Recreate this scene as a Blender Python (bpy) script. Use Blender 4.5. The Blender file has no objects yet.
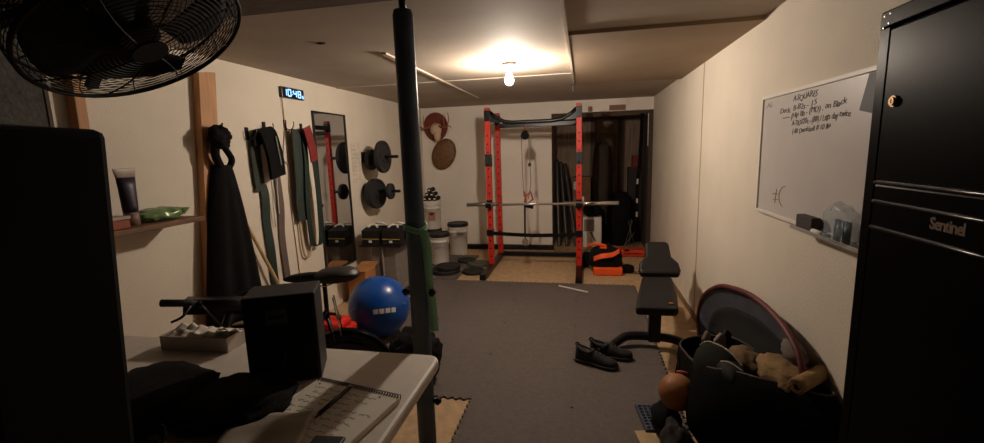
import bpy, bmesh, math, random
from mathutils import Vector, Matrix, noise
random.seed(7)
C = bpy.context.scene.collection
PI = math.pi
V = Vector

# ------------------------------------------------------------------ camera
W, H, CX, CY, F = 984, 443, 492, 221.5, 443.0
Yv = V((583-CX, -(148-CY), -F)).normalized()
dn = V((577-CX, -(3000-CY), -F)); dn = (dn - Yv*dn.dot(Yv)).normalized()
Zv = -dn; Xv = Yv.cross(Zv)
cam = bpy.data.cameras.new('camera'); co = bpy.data.objects.new('camera', cam); C.objects.link(co)
cam.sensor_width = 36; cam.lens = F/W*36; cam.clip_start = .02
M = Matrix((Xv, Yv, Zv)).to_4x4(); M.translation = V((0, 0, 1.5)); co.matrix_world = M
bpy.context.scene.camera = co

# ------------------------------------------------------------------ materials
def lin(c):
    return tuple(((x/255)/12.92 if x/255 <= .04045 else ((x/255+.055)/1.055)**2.4) for x in c)
def mat(name, rgb, rough=.6, metal=0, var=.15, scale=8, bump=0, bscale=60, emit=0, stretch=None, spec=.5):
    m = bpy.data.materials.new(name); m.use_nodes = True
    nt = m.node_tree; b = nt.nodes['Principled BSDF']; L = nt.links
    b.inputs['Roughness'].default_value = rough; b.inputs['Metallic'].default_value = metal
    b.inputs['Specular IOR Level'].default_value = spec
    tc = nt.nodes.new('ShaderNodeTexCoord'); src = tc.outputs['Object']
    if stretch:
        mp = nt.nodes.new('ShaderNodeMapping'); mp.inputs['Scale'].default_value = stretch
        L.new(src, mp.inputs['Vector']); src = mp.outputs[0]
    n = nt.nodes.new('ShaderNodeTexNoise'); n.inputs['Scale'].default_value = scale; n.inputs['Detail'].default_value = 5
    L.new(src, n.inputs['Vector'])
    r = nt.nodes.new('ShaderNodeValToRGB'); c = lin(rgb)
    r.color_ramp.elements[0].position = .3; r.color_ramp.elements[1].position = .7
    r.color_ramp.elements[0].color = tuple(x*(1-var) for x in c)+(1,)
    r.color_ramp.elements[1].color = tuple(min(1, x*(1+var)) for x in c)+(1,)
    L.new(n.outputs['Fac'], r.inputs['Fac']); L.new(r.outputs['Color'], b.inputs['Base Color'])
    if bump:
        n2 = nt.nodes.new('ShaderNodeTexNoise'); n2.inputs['Scale'].default_value = bscale; n2.inputs['Detail'].default_value = 3
        L.new(src, n2.inputs['Vector'])
        bp = nt.nodes.new('ShaderNodeBump'); bp.inputs['Strength'].default_value = bump; bp.inputs['Distance'].default_value = .01
        L.new(n2.outputs['Fac'], bp.inputs['Height']); L.new(bp.outputs['Normal'], b.inputs['Normal'])
    if emit:
        b.inputs['Emission Color'].default_value = c+(1,); b.inputs['Emission Strength'].default_value = emit
    return m
K = {}
def m(key, *a, **k):
    if key not in K: K[key] = mat(key, *a, **k)
    return K[key]
WALL = m('wall_paint', (214, 204, 188), .85, var=.05, scale=2.5, bump=.15, bscale=90)
CEIL = m('ceiling_board', (170, 156, 140), .8, var=.1, scale=1.8, bump=.1)
OSB = m('osb_floor', (182, 152, 116), .75, var=.16, scale=16, bump=.2, bscale=40)
FOAM = m('foam_rubber', (93, 84, 80), .75, var=.14, scale=40, bump=.5, bscale=130)
DWOOD = m('dark_wood', (74, 56, 42), .7, var=.35, scale=6, stretch=(1, 8, 8), bump=.3)
STUD = m('pine_stud', (186, 138, 96), .65, var=.16, scale=5, stretch=(8, 8, .8), bump=.2)
SHELFW = m('brown_shelf_wood', (112, 78, 56), .65, var=.25, scale=5, stretch=(8, 1, 8))
BLK = m('black_plastic', (14, 14, 15), .5, var=.2)
BLKM = m('black_metal', (20, 20, 22), .35, .3, var=.2)
GLOSSB = m('black_gloss_enamel', (6, 6, 7), .3, var=.15, bump=.008, bscale=150, spec=.025)
FAB = m('black_fabric', (14, 13, 15), .95, var=.35, scale=20, bump=.5, bscale=200, spec=.2)
RUB = m('black_rubber', (26, 25, 26), .7, var=.25, scale=12, bump=.3)
STEEL = m('steel', (190, 188, 184), .3, .9, var=.08)
CHROME = m('chrome', (215, 215, 215), .15, 1, var=.03)
RED = m('red_powder_coat', (196, 42, 26), .45, var=.12)
ORANGE = m('orange_fabric', (232, 84, 20), .6, var=.12)
POLE = m('steel_post_paint', (70, 88, 108), .5, 0, var=.25, scale=7, bump=.15)
BAND = m('pale_green_rubber', (140, 196, 158), .6, var=.1)
DGREEN = m('dark_green_rubber', (19, 40, 34), .6, var=.2)
REDB = m('red_rubber', (120, 26, 26), .6, var=.15)
WPL = m('white_plastic', (222, 216, 206), .45, var=.04)
TABLE = m('table_plastic', (214, 204, 192), .5, var=.04, scale=20, bump=.12, bscale=160)
PAPER = m('paper', (222, 214, 200), .8, var=.05)
INK = m('ink', (62, 56, 60), .7, var=.1)
BRASS = m('brass', (150, 118, 74), .4, .8, var=.08)
CARD = m('cardboard', (164, 112, 66), .8, var=.12)
BLUE = m('blue_vinyl', (14, 70, 150), .28, var=.06)
GREY = m('grey_board', (122, 114, 106), .75, var=.12, scale=14)
TAN = m('tan_cloth', (140, 112, 76), .95, var=.18, scale=14, bump=.5, bscale=120)
BONE = m('bone', (206, 176, 150), .7, var=.2)
ANTL = m('antler', (140, 84, 54), .6, var=.3)

# ------------------------------------------------------------------ object helpers
def wloc(o):
    v = V((0, 0, 0))
    while o is not None:
        v += o.location; o = o.parent
    return v
def obj(name, bm, material, parent=None, smooth=False, bev=0, sub=0, solid=0, local=False):
    if parent is not None and not local:
        bmesh.ops.translate(bm, verts=bm.verts, vec=-wloc(parent))
    bmesh.ops.recalc_face_normals(bm, faces=bm.faces)
    me = bpy.data.meshes.new(name); bm.to_mesh(me); bm.free()
    o = bpy.data.objects.new(name, me); C.objects.link(o)
    me.materials.append(material)
    if smooth:
        for p in me.polygons: p.use_smooth = True
    o.parent = parent
    if solid:
        s = o.modifiers.new('s', 'SOLIDIFY'); s.thickness = solid; s.offset = 0
    if bev:
        b = o.modifiers.new('b', 'BEVEL'); b.width = bev; b.segments = 2; b.limit_method = 'ANGLE'; b.angle_limit = .6
    if sub:
        s = o.modifiers.new('ss', 'SUBSURF'); s.levels = sub; s.render_levels = sub
    return o
def tag(o, label, cat, group=None):
    o['label'] = label; o['category'] = cat
    if group: o['group'] = group
    return o
def thing(name, label, cat, loc, group=None):
    o = bpy.data.objects.new(name, None); C.objects.link(o); o.location = V(loc); o.empty_display_size = .05
    return tag(o, label, cat, group)
def struct(name, bm, mt, **k):
    o = obj(name, bm, mt, **k); o['kind'] = 'structure'; return o
def one(name, bm, mt, label, cat, group=None, **k):
    return tag(recenter(obj(name, bm, mt, **k)), label, cat, group)
def recenter(o):
    vs = [v.co for v in o.data.vertices]
    c = V(((min(v.x for v in vs)+max(v.x for v in vs))/2, (min(v.y for v in vs)+max(v.y for v in vs))/2, min(v.z for v in vs)))
    o.data.transform(Matrix.Translation(-c)); o.location = c
    return o
def B(): return bmesh.new()
def frame(o, rz=0, rx=0, ry=0):
    return Matrix.Translation(V(o)) @ Matrix.Rotation(rz, 4, 'Z') @ Matrix.Rotation(ry, 4, 'Y') @ Matrix.Rotation(rx, 4, 'X')
def box(bm, c, s, mtx=None):
    r = bmesh.ops.create_cube(bm, size=1)
    T = Matrix.Translation(V(c)) @ Matrix.Diagonal(V((s[0], s[1], s[2], 1)))
    if mtx: T = mtx @ T
    bmesh.ops.transform(bm, matrix=T, verts=r['verts']); return bm
def bx(bm, x0, x1, y0, y1, z0, z1, mtx=None):
    return box(bm, ((x0+x1)/2, (y0+y1)/2, (z0+z1)/2), (x1-x0, y1-y0, z1-z0), mtx)
def cyl(bm, a, b, r1, r2=None, n=20, caps=True):
    a, b = V(a), V(b); d = b-a
    r = bmesh.ops.create_cone(bm, cap_ends=caps, segments=n, radius1=r1, radius2=r1 if r2 is None else r2, depth=d.length)
    q = V((0, 0, 1)).rotation_difference(d.normalized()).to_matrix().to_4x4()
    bmesh.ops.transform(bm, matrix=Matrix.Translation((a+b)/2) @ q, verts=r['verts']); return bm
def bar(bm, a, b, w, h, up=(0, 0, 1)):      # rectangular bar from a to b
    a, b = V(a), V(b); d = (b-a); y = d.normalized(); u = V(up)
    x = y.cross(u)
    if x.length < 1e-4: x = y.cross(V((1, 0, 0)))
    x.normalize(); z = x.cross(y)
    T = Matrix((x, y, z)).transposed().to_4x4(); T.translation = (a+b)/2
    return box(bm, (0, 0, 0), (w, d.length, h), T)
def tube(bm, pts, r, n=8, closed=False):
    pts = [V(p) for p in pts]; N = len(pts); rings = []
    pn = None
    for i, p in enumerate(pts):
        if closed: t = pts[(i+1) % N]-pts[i-1]
        else: t = pts[min(i+1, N-1)]-pts[max(i-1, 0)]
        t.normalize()
        if pn is None:
            pn = t.orthogonal().normalized()
        else:
            pn = (pn - t*pn.dot(t))
            pn = pn.normalized() if pn.length > 1e-6 else t.orthogonal().normalized()
        bn = t.cross(pn); rr = r(i/(N-1)) if callable(r) else r
        rings.append([bm.verts.new(p+pn*rr*math.cos(2*PI*k/n)+bn*rr*math.sin(2*PI*k/n)) for k in range(n)])
    for i in range(N if closed else N-1):
        A, Bq = rings[i], rings[(i+1) % N]
        for k in range(n):
            try: bm.faces.new((A[k], A[(k+1) % n], Bq[(k+1) % n], Bq[k]))
            except ValueError: pass
    if not closed:
        bm.faces.new(rings[0]); bm.faces.new(rings[-1])
    return bm
def curve(pts, k=6, closed=False):           # Catmull-Rom
    P = [V(p) for p in pts]; out = []; N = len(P)
    for i in range(N if closed else N-1):
        g = (lambda j: P[j % N]) if closed else (lambda j: P[max(0, min(N-1, j))])
        p0, p1, p2, p3 = g(i-1), g(i), g(i+1), g(i+2)
        for s in range(k):
            t = s/k
            out.append(.5*((2*p1)+(p2-p0)*t+(2*p0-5*p1+4*p2-p3)*t*t+(-p0+3*p1-3*p2+p3)*t**3))
    if not closed: out.append(P[-1])
    return out
def ribbon(bm, pts, wv, th):                  # flat strap: width vector wv, thickness th
    pts = [V(p) for p in pts]; N = len(pts); wv = V(wv); rings = []
    for i, p in enumerate(pts):
        t = (pts[min(i+1, N-1)]-pts[max(i-1, 0)]).normalized(); nn = t.cross(wv).normalized()*th/2
        rings.append([bm.verts.new(p+a*wv/2+b*nn) for a, b in ((-1, -1), (1, -1), (1, 1), (-1, 1))])
    for i in range(N-1):
        for k in range(4): bm.faces.new((rings[i][k], rings[i][(k+1) % 4], rings[i+1][(k+1) % 4], rings[i+1][k]))
    bm.faces.new(rings[0]); bm.faces.new(rings[-1]); return bm
def lathe(bm, prof, o=(0, 0, 0), n=32, axis='Z', mtx=None):
    rings = []
    T = Matrix.Translation(V(o))
    if axis == 'X': T = T @ Matrix.Rotation(PI/2, 4, 'Y')
    if axis == 'Y': T = T @ Matrix.Rotation(-PI/2, 4, 'X')
    if mtx: T = mtx
    for r, z in prof:
        rings.append([bm.verts.new(T @ V((max(r, 1e-4)*math.cos(2*PI*k/n), max(r, 1e-4)*math.sin(2*PI*k/n), z))) for k in range(n)])
    for a, b in zip(rings, rings[1:]):
        for k in range(n): bm.faces.new((a[k], a[(k+1) % n], b[(k+1) % n], b[k]))
    bm.faces.new(rings[0]); bm.faces.new(rings[-1]); return bm
def blob(bm, c, rad, seed=0, amp=.12, freq=2.0, pw=1.0, sub=4, mtx=None, flat=None):
    r = bmesh.ops.create_icosphere(bm, subdivisions=sub, radius=1); c = V(c)
    for v in r['verts']:
        p = v.co.copy()
        q = V([math.copysign(abs(x)**pw, x) for x in p])
        q *= 1+amp*noise.noise(p*freq+V((seed*7.3, seed*3.1, seed)))+amp*.5*noise.noise(p*freq*2.7+V((seed, 5, 2)))
        q = V((q.x*rad[0], q.y*rad[1], q.z*rad[2]))
        if mtx: q = mtx @ q
        q = q+c
        if flat is not None and q.z < flat: q.z = flat+(q.z-flat)*.02
        v.co = q
    return bm
def grid(bm, f, nu, nv, closed_u=False):
    g = [[bm.verts.new(f(i/nu, j/nv)) for j in range(nv+1)] for i in range(nu if closed_u else nu+1)]
    n = len(g)
    for i in range(nu):
        for j in range(nv): bm.faces.new((g[i][j], g[(i+1) % n][j], g[(i+1) % n][j+1], g[i][j+1]))
    return bm
def prism(bm, pts, nrm, th):                  # polygon extruded along vector
    nv = V(nrm).normalized()*th
    a = [bm.verts.new(V(p)) for p in pts]; b = [bm.verts.new(V(p)+nv) for p in pts]; n = len(a)
    bm.faces.new(a); bm.faces.new(b[::-1])
    for i in range(n): bm.faces.new((a[i], a[(i+1) % n], b[(i+1) % n], b[i]))
    return bm
def text_bm(s, size, T, ext=.0008, jitter=0, shear=0, sp=1.0):
    bm = B(); cu = bpy.data.curves.new('t', 'FONT'); cu.body = s
    if ext < 0: ext = -ext; cu.offset = .0007
    cu.size = size; cu.extrude = ext; cu.shear = shear; cu.space_character = sp
    cu.resolution_u = 3
    o = bpy.data.objects.new('t', cu); C.objects.link(o)
    dg = bpy.context.evaluated_depsgraph_get(); me = bpy.data.meshes.new_from_object(o.evaluated_get(dg))
    bm.from_mesh(me); bpy.data.objects.remove(o); bpy.data.curves.remove(cu); bpy.data.meshes.remove(me)
    if jitter:
        for v in bm.verts:
            v.co.y += jitter*math.sin(v.co.x/size*2.3)+jitter*.6*math.sin(v.co.x/size*5.1+1); v.co.x += jitter*.5*math.sin(v.co.x/size*3.3)
    bmesh.ops.transform(bm, matrix=T, verts=bm.verts); return bm
def axes(o, x, y):
    x = V(x).normalized(); y = V(y).normalized(); z = x.cross(y)
    T = Matrix((x, y, z)).transposed().to_4x4(); T.translation = V(o); return T

# ================================================================== ROOM
XL, XR, YB, ZC, YF = -2.43, .955, 6.6, 2.17, -1.2
ALX0, ALX1, ALZ, ALY = -.45, .90, 2.0, 7.5
struct('floor', bx(B(), XL-.1, XR+.1, YF-.1, ALY+.1, -.1, 0), OSB)
struct('ceiling', bx(B(), XL-.1, XR+.1, YF-.1, ALY+.1, ZC, ZC+.1), CEIL)
struct('wall_left', bx(B(), XL-.1, XL, YF-.1, YB+.1, 0, ZC), WALL)
struct('wall_right', bx(B(), XR, XR+.1, YF-.1, ALY+.1, 0, ZC), WALL)
struct('wall_front', bx(B(), XL, XR, YF-.1, YF, 0, ZC), m('front_wall_dark', (60, 54, 50), .9))
b = B(); bx(b, XL, ALX0, YB, YB+.1, 0, ZC); struct('wall_back', b, m('back_wall_paint', (234, 226, 214), .85, var=.05, scale=2.5, bump=.15, bscale=90))
b = B(); bx(b, ALX0, XR, YB, YB+.1, ALZ, ZC); struct('wall_back_header', b, K['back_wall_paint'])
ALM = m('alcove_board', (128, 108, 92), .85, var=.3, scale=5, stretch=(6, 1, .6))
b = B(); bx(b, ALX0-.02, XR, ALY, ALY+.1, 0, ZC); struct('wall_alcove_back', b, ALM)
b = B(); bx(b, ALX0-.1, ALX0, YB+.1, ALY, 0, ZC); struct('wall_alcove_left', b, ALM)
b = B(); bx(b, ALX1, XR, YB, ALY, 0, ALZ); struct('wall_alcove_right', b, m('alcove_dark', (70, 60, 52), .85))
b = B(); bx(b, ALX0, XR, YB+.1, ALY, ALZ-.06, ALZ); struct('trim_1', b, DWOOD)
for i, x in enumerate((.12, .52)):
    pass
# alcove studs seen on the back of the recess
for i, x in enumerate((.12, .55)):
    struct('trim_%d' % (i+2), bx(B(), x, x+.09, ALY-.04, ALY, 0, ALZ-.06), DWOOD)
# small wood blocks on the header
one('wood_block', bx(B(), .07, .125, YB-.03, YB, ALZ+.005, ALZ+.075), m('brown_block', (136, 104, 78), .8), 'small brown wood block on the header just right of the rack post', 'wood block', bev=.004)
one('wood_block', bx(B(), .36, .58, YB-.025, YB, ALZ+.01, ALZ+.08), m('brown_block', (0, 0, 0)), 'wider brown wood block on the header over the dark alcove', 'wood block', bev=.004)
# dark base strip along the back
b = B(); bx(b, XL, ALX0+.02, YB-.05, YB, 0, .07); struct('baseboard_back', b, m('base_dark', (40, 33, 30), .8))
# beam carried by the steel post
b = B(); bx(b, XL, XR, 1.55, 1.93, ZC-.012, ZC+.05); struct('trim_4', b, DWOOD)
# dropped ceiling panel on the right, seams, batten
b = B(); bx(b, -.09, XR, 2.75, 4.85, ZC-.022, ZC+.01); struct('ceiling_panel', b, m('ceiling_panel', (150, 128, 104), .85, var=.12, scale=2))
b = B(); bx(b, -.10, -.085, 1.95, 4.8, ZC-.026, ZC); struct('trim_5', b, m('strip_white', (190, 180, 165), .6))
b = B(); bx(b, XL, -.1, 4.2, 4.24, ZC-.006, ZC); struct('trim_6', b, CEIL)
b = B(); bx(b, -1.325, -1.29, 2.9, 5.6, ZC-.012, ZC); struct('trim_7', b, CEIL)
# right wall seam batten
b = B(); bx(b, XR-.003, XR, 3.97, 3.985, 0, ZC); struct('trim_8', b, m('seam', (168, 150, 128), .9))
b = B(); bx(b, XR-.012, XR, YF, YB, 0, .05); struct('baseboard_right', b, m('base_tan', (120, 96, 72), .8))
# studs on left wall
def stud(nm, y0, y1, w, zt, lean):
    b = B(); prism(b, [(XL, y0-lean, 0), (XL, y0, zt), (XL, y0+w, zt+.02), (XL, y0+w-lean, 0)], (1, 0, 0), .055)
    struct(nm, b, STUD, bev=.003)
stud('trim_9', 2.485, 0, .135, 2.045, .20)
stud('trim_10', 1.745, 0, .05, 2.10, .03)
# unfinished grey insulation panel in front-left
b = B(); bx(b, XL, XL+.03, YF, 1.635, 0, ZC-.012); struct('wall_left_insulation', b, m('insulation', (74, 72, 68), .9, var=.35, scale=25, bump=.6, bscale=60))
b = B(); bx(b, XL, XL+.035, 1.635, 1.65, 0, ZC-.012); struct('trim_11', b, DWOOD)
# ceiling nick
b = B()
blob(b, (-1.543, 2.54, ZC-.002), (.03, .02, .006), 3, .3, sub=2)
one('ceiling_hook_plate', b, m('dark_hole', (30, 24, 20), .9), 'small dark broken spot on the ceiling left of the steel post', 'ceiling mark')

# ================================================================== LAMP
t = thing('ceiling_bulb_lamp', 'bare glowing bulb in a white porcelain holder on the ceiling', 'lamp', (-.565, 3.55, ZC-.19))
lx, ly = -.565, 3.55
b = B(); lathe(b, [(.055, ZC), (.058, ZC-.012), (.045, ZC-.03), (.028, ZC-.05), (.024, ZC-.062)], (lx, ly, 0)); obj('lamp_holder', b, WPL, t, True)
b = B(); lathe(b, [(.012, ZC-.062), (.014, ZC-.075), (.024, ZC-.095), (.033, ZC-.12), (.034, ZC-.135), (.028, ZC-.155), (.012, ZC-.168), (.001, ZC-.17)], (lx, ly, 0), 24)
EM = bpy.data.materials.new('bulb_glow'); EM.use_nodes = True
nt = EM.node_tree; nt.nodes.remove(nt.nodes['Principled BSDF']); e = nt.nodes.new('ShaderNodeEmission')
e.inputs['Color'].default_value = (1, .84, .69, 1); e.inputs['Strength'].default_value = 1350
nt.links.new(e.outputs[0], nt.nodes['Material Output'].inputs[0])
obj('bulb', b, EM, t, True)
# hook dangling at the end of the white strip
b = B(); tube(b, [(-.1, 4.75, ZC-.025), (-.1, 4.75, ZC-.08), (-.095, 4.75, ZC-.095), (-.085, 4.75, ZC-.085)], .006, 6); box(b, (-.1, 4.75, ZC-.03), (.035, .035, .012))
one('ceiling_hook', b, BLKM, 'little dark hook hanging from the white ceiling strip right of the bulb', 'hook')

# ================================================================== STEEL POST
px, py = -.705, 1.77
t = thing('steel_post', 'dark blue-grey steel support post standing from floor to ceiling beam', 'post', (px, py, 0))
b = B(); lathe(b, [(.041, .01), (.041, 2.045), (.036, 2.062), (.02, 2.064)], (px, py, 0), 32); obj('post_tube', b, POLE, t, True).data.shade_smooth()
b = B(); cyl(b, (px, py, 2.05), (px, py, ZC-.012), .0145); obj('screw_jack', b, BLKM, t, True)
b = B(); box(b, (px, py, .006), (.16, .16, .012)); obj('base_plate', b, BLKM, t, bev=.003)
for z in (.384, .897):
    b = B(); cyl(b, (px-.075, py, z), (px+.075, py, z), .010, n=10); cyl(b, (px+.052, py, z), (px+.068, py, z), .018, n=6); cyl(b, (px-.068, py, z), (px-.052, py, z), .018, n=6)
    obj('bolt', b, BLKM, t)
# green band knotted round the post
b = B()
ring = [(px+.047*math.cos(a), py+.047*math.sin(a), 1.177+.010*math.sin(a*2)) for a in [2*PI*k/28 for k in range(28)]]
for dz in (0, .014):
    tube(b, [V(p)+V((0, 0, dz)) for p in ring], .0065, 6, True)
ribbon(b, curve([(px+.045, py-.03, 1.18), (px+.056, py-.02, 1.10), (px+.05, py-.005, .96), (px+.058, py, .84), (px+.065, py-.002, .72)], 6), (.03, .02, 0), .006)
one('exercise_band', b, BAND, 'pale green exercise band knotted round the steel post with a hanging tail', 'exercise band', smooth=True)

# ================================================================== FLOOR TILES
def edge(p, q, seed, flip):           # jigsaw edge, same curve for both neighbours
    out = []; p, q = V(p), V(q); n = 12; d = q-p; nn = V((-d.y, d.x, 0)).normalized()
    for k in range(n):
        for f, s in ((.12, -1), (.38, -1), (.62, 1), (.88, 1)):
            out.append(p+d*((k+f)/n)+nn*s*.008)
    return out
S = .61; TX0, TY0 = -1.89, 4.85
cols = [TX0+S*i for i in range(5)]
ordi = ['first', 'second', 'third', 'fourth', 'fifth', 'sixth', 'seventh']
def tile(x0, y1, label):
    x1, y0 = x0+S, y1-S; c = V((x0+x1, y0+y1, 0))/2
    e = edge((x0, y0, 0), (x1, y0, 0), 0, 0)+edge((x1, y0, 0), (x1, y1, 0), 0, 0)
    e += edge((x0, y1, 0), (x1, y1, 0), 0, 0)[::-1]+edge((x0, y0, 0), (x0, y1, 0), 0, 0)[::-1]
    e = [c+(p-c)*.9975 for p in e]
    b = B(); prism(b, [p+V((0, 0, .0005)) for p in e], (0, 0, 1), .0115)
    one('foam_mat', b, FOAM, label, 'floor mat', 'interlocking dark grey foam floor tiles')
for r in range(6):
    for c in range(4):
        if c < 2 and r >= 4: continue
        if r == 5: continue
        tile(cols[c], TY0-S*r, 'dark grey foam floor tile, %s row from the red rack, %s from the left' % (ordi[r], ordi[c] if c < 2 or r < 4 else ordi[c-2]))
tile(-2.08, 5.475, 'dark grey foam floor tile under the stacked weight plates by the buckets')
tile(-2.08, 6.095, 'dark grey foam floor tile under the front white bucket at the back')

# ================================================================== POWER RACK
RX0, RX1, RY0, RY1 = -1.14, -.045, 5.4, 6.05
t = thing('power_rack', 'red power rack with black feet and pull-up bar standing on bare wood floor', 'power rack', ((RX0+RX1)/2, (RY0+RY1)/2, 0))
def upright(x, y, h):
    b = B(); u = .064
    # four walls so the front holes can be real recesses: solid bar with hole plugs
    bx(b, x-u/2, x+u/2, y-u/2, y+u/2, .03, h-.16)
    o = obj('upright', b, RED, t, bev=.004)
    for k in range(int((h-.4)/.1)):
        hb = B(); cyl(hb, (x, y-u/2-.001, .18+k*.1), (x, y-u/2+.01, .18+k*.1), .0115, n=12)
        obj('hole', hb, BLK, o)
    b = B(); bx(b, x-u/2-.004, x+u/2+.004, y-u/2-.004, y+u/2+.004, h-.16, h-.035); obj('top_bracket', b, BLKM, t, bev=.003)
    b = B(); bx(b, x-u/2, x+u/2, y-u/2, y+u/2, h-.035, h); obj('end_cap', b, m('red_cap', (170, 40, 40), .5), t, bev=.004)
for x in (RX0, RX1):
    upright(x, RY0, 2.015); upright(x, RY1, 2.0)
    b = B(); bx(b, x-.035, x+.035, 4.86, 6.2, .014, .075); obj('foot', b, BLKM, t, bev=.004)
    b = B(); bx(b, x-.036, x+.036, 4.85, 4.862, .013, .078); cyl(b, (x, 4.845, .045), (x, 4.851, .045), .010, n=8); obj('foot_cap', b, BLK, t)
    b = B(); bx(b, x-.03, x+.03, RY0+.032, RY1-.032, 1.87, 1.93); obj('side_beam', b, BLKM, t, bev=.004)
    # gusset plates
    b = B(); prism(b, [(x-.034, RY0+.03, .075), (x-.034, RY0+.16, .075), (x-.034, RY0+.03, .2)], (-1, 0, 0), .006); obj('gusset', b, BLKM, t)
# dipped pull-up bar in front
b = B(); zt = 1.90
tube(b, [(RX0+.03, RY0, 1.96), (RX0+.1, RY0, 1.90), (RX0+.2, RY0, 1.845), (RX0+.3, RY0, 1.83), (RX1-.32, RY0, 1.83), (RX1-.2, RY0, 1.845), (RX1-.1, RY0, 1.90), (RX1-.03, RY0, 1.96)], .024, 12)
obj('pull_up_bar', b, BLKM, t, True)
for s, x in ((1, RX0), (-1, RX1)):
    b = B(); prism(b, [(x+s*.03, RY0-.01, 1.98), (x+s*.03, RY0-.01, 1.84), (x+s*.24, RY0-.01, 1.835)], (0, 1, 0), .02); obj('bracket', b, BLKM, t)
b = B(); bx(b, RX0+.03, RX1-.03, RY1-.03, RY1+.03, 1.80, 1.86); obj('rear_beam', b, BLKM, t, bev=.004)
b = B(); bx(b, RX0+.03, RX1-.03, RY1+.04, RY1+.1, .015, .075); obj('rear_stringer', b, BLKM, t, bev=.004)
# unused sleeves, j-cups
for x in (RX0, RX1):
    b = B(); bx(b, x-.04, x+.04, RY0-.042, RY0+.036, 1.31, 1.46); obj('sleeve', b, BLK, t, bev=.005)
    b = B(); cyl(b, (x, RY0-.05, 1.34), (x, RY0-.042, 1.34), .014, n=12); obj('pin', b, CHROME, t)
    b = B(); bx(b, x-.036, x+.036, RY0-.042, RY0-.033, .795, .895); bx(b, x-.036, x+.036, RY0-.115, RY0-.042, .806, .818); bx(b, x-.036, x+.036, RY0-.115, RY0-.105, .806, .86); obj('bar_hook', b, BLKM, t)
# safety strap across the front
b = B(); ribbon(b, curve([(RX0-.02, RY0-.05, .48), (RX0+.2, RY0-.05, .47), ((RX0+RX1)/2, RY0-.05, .455), (RX1-.2, RY0-.05, .465), (RX1+.02, RY0-.05, .475)], 5), (0, 0, .045), .008); obj('safety_strap', b, FAB, t)
for x in (RX0, RX1):
    b = B(); bx(b, x-.042, x+.042, RY0-.056, RY0+.036, .445, .52); obj('strap_bracket', b, BLKM, t, bev=.004)
# barbell
t = thing('barbell', 'long steel barbell lying across the red rack without plates', 'barbell', (-.5, RY0-.075, .80))
b = B(); cyl(b, (-1.05, RY0-.075, .842), (-.22, RY0-.075, .850), .014, n=16); obj('bar', b, STEEL, t, True)
for x0, x1 in ((-1.42, -1.05), (-.22, .41)):
    z0 = .842 if x0 < -1 else .850
    b = B(); cyl(b, (x0, RY0-.075, z0), (x1, RY0-.075, z0+.006), .023, n=20); obj('sleeve', b, CHROME if x0 > -1 else m('dull_steel', (140, 134, 128), .4, .8), t, True)
# pulley with cable
t = thing('cable_pulley', 'black pulley with cord, hand grip and loading pin hanging in the rack', 'pulley', (-.69, RY0, .40))
b = B(); tube(b, [(-.683, RY0, 1.83), (-.683, RY0, 1.71)], .008, 8); obj('hanger_strap', b, m('dull_red', (120, 60, 50), .7), t)
b = B(); cyl(b, (-.684, RY0-.02, 1.67), (-.684, RY0+.02, 1.67), .05, n=24); bx(b, -.712, -.656, RY0-.024, RY0+.024, 1.65, 1.73); obj('pulley_wheel', b, FAB, t, bev=.003)
b = B(); tube(b, [(-.728, RY0, 1.66), (-.722, RY0, 1.2), (-.71, RY0, .93)], .006, 6); tube(b, curve([(-.642, RY0, 1.66), (-.63, RY0, 1.3), (-.625, RY0, 1.08), (-.66, RY0, .9)], 5), .006, 6); obj('cord', b, m('cord_grey', (120, 112, 104), .8), t)
b = B(); cyl(b, (-.635, RY0, 1.34), (-.635, RY0, 1.30), .018, n=10); obj('stopper', b, BLK, t)
b = B(); tube(b, [(-.705, RY0-.01, 1.0), (-.69, RY0-.01, .93), (-.70, RY0-.01, .86)], .012, 6); tube(b, [(-.63, RY0-.01, 1.0), (-.60, RY0-.01, .9), (-.68, RY0-.01, .83), (-.69, RY0-.01, .93), (-.64, RY0-.01, .98)], .011, 6); obj('rope_grip', b, m('red_rope', (150, 62, 48), .85), t, True)
b = B(); prism(b, [(-.71, RY0-.02, .84), (-.59, RY0-.02, .83), (-.60, RY0-.02, .78), (-.70, RY0-.02, .80)], (0, 1, 0), .02); obj('grip_handle', b, BLK, t)
b = B(); tube(b, [(-.703, RY0, .84), (-.706, RY0, .47)], .012, 8); obj('loading_strap', b, BLK, t)
b = B(); tube(b, [(-.706, RY0+.01, .47), (-.706, RY0+.01, .39)], .008, 8); cyl(b, (-.706, RY0-.012, .36), (-.706, RY0+.012, .36), .042, n=20); obj('loading_pin', b, m('pin_grey', (120, 108, 98), .6), t)

# ================================================================== WEIGHT PLATES
def plate_prof(r, h):
    return [(.025, 0), (.05, 0), (.055, h*.15), (r*.78, h*.15), (r*.84, 0), (r*.97, 0), (r, h*.2), (r, h*.8), (r*.97, h), (r*.84, h), (r*.78, h*.85), (.055, h*.85), (.05, h), (.025, h)]
def plate(loc, r, h, label, mt=RUB, axis='Z', group='weight plates on the floor', tilt=None):
    b = B(); lathe(b, plate_prof(r, h), loc, 40, axis, tilt)
    # close centre hole walls
    return one('weight_plate', b, mt, label, 'weight plate', group, smooth=False)
plate((-1.69, 5.17, .013), .185, .045, 'largest black weight plate at the bottom of the stack before the front bucket')
plate((-1.66, 5.19, .059), .155, .04, 'black weight plate on top of the stack before the front bucket')
plate((-1.56, 5.72, .013), .125, .03, 'small black weight plate lying beside the front bucket')
plate((-1.34, 5.22, .002), .145, .035, 'black weight plate lying against the left foot of the red rack')
plate((-1.36, 5.58, .002), .15, .035, 'grey-green weight plate on bare wood behind the black one by the rack foot', m('plate_green', (70, 72, 58), .6))
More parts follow.
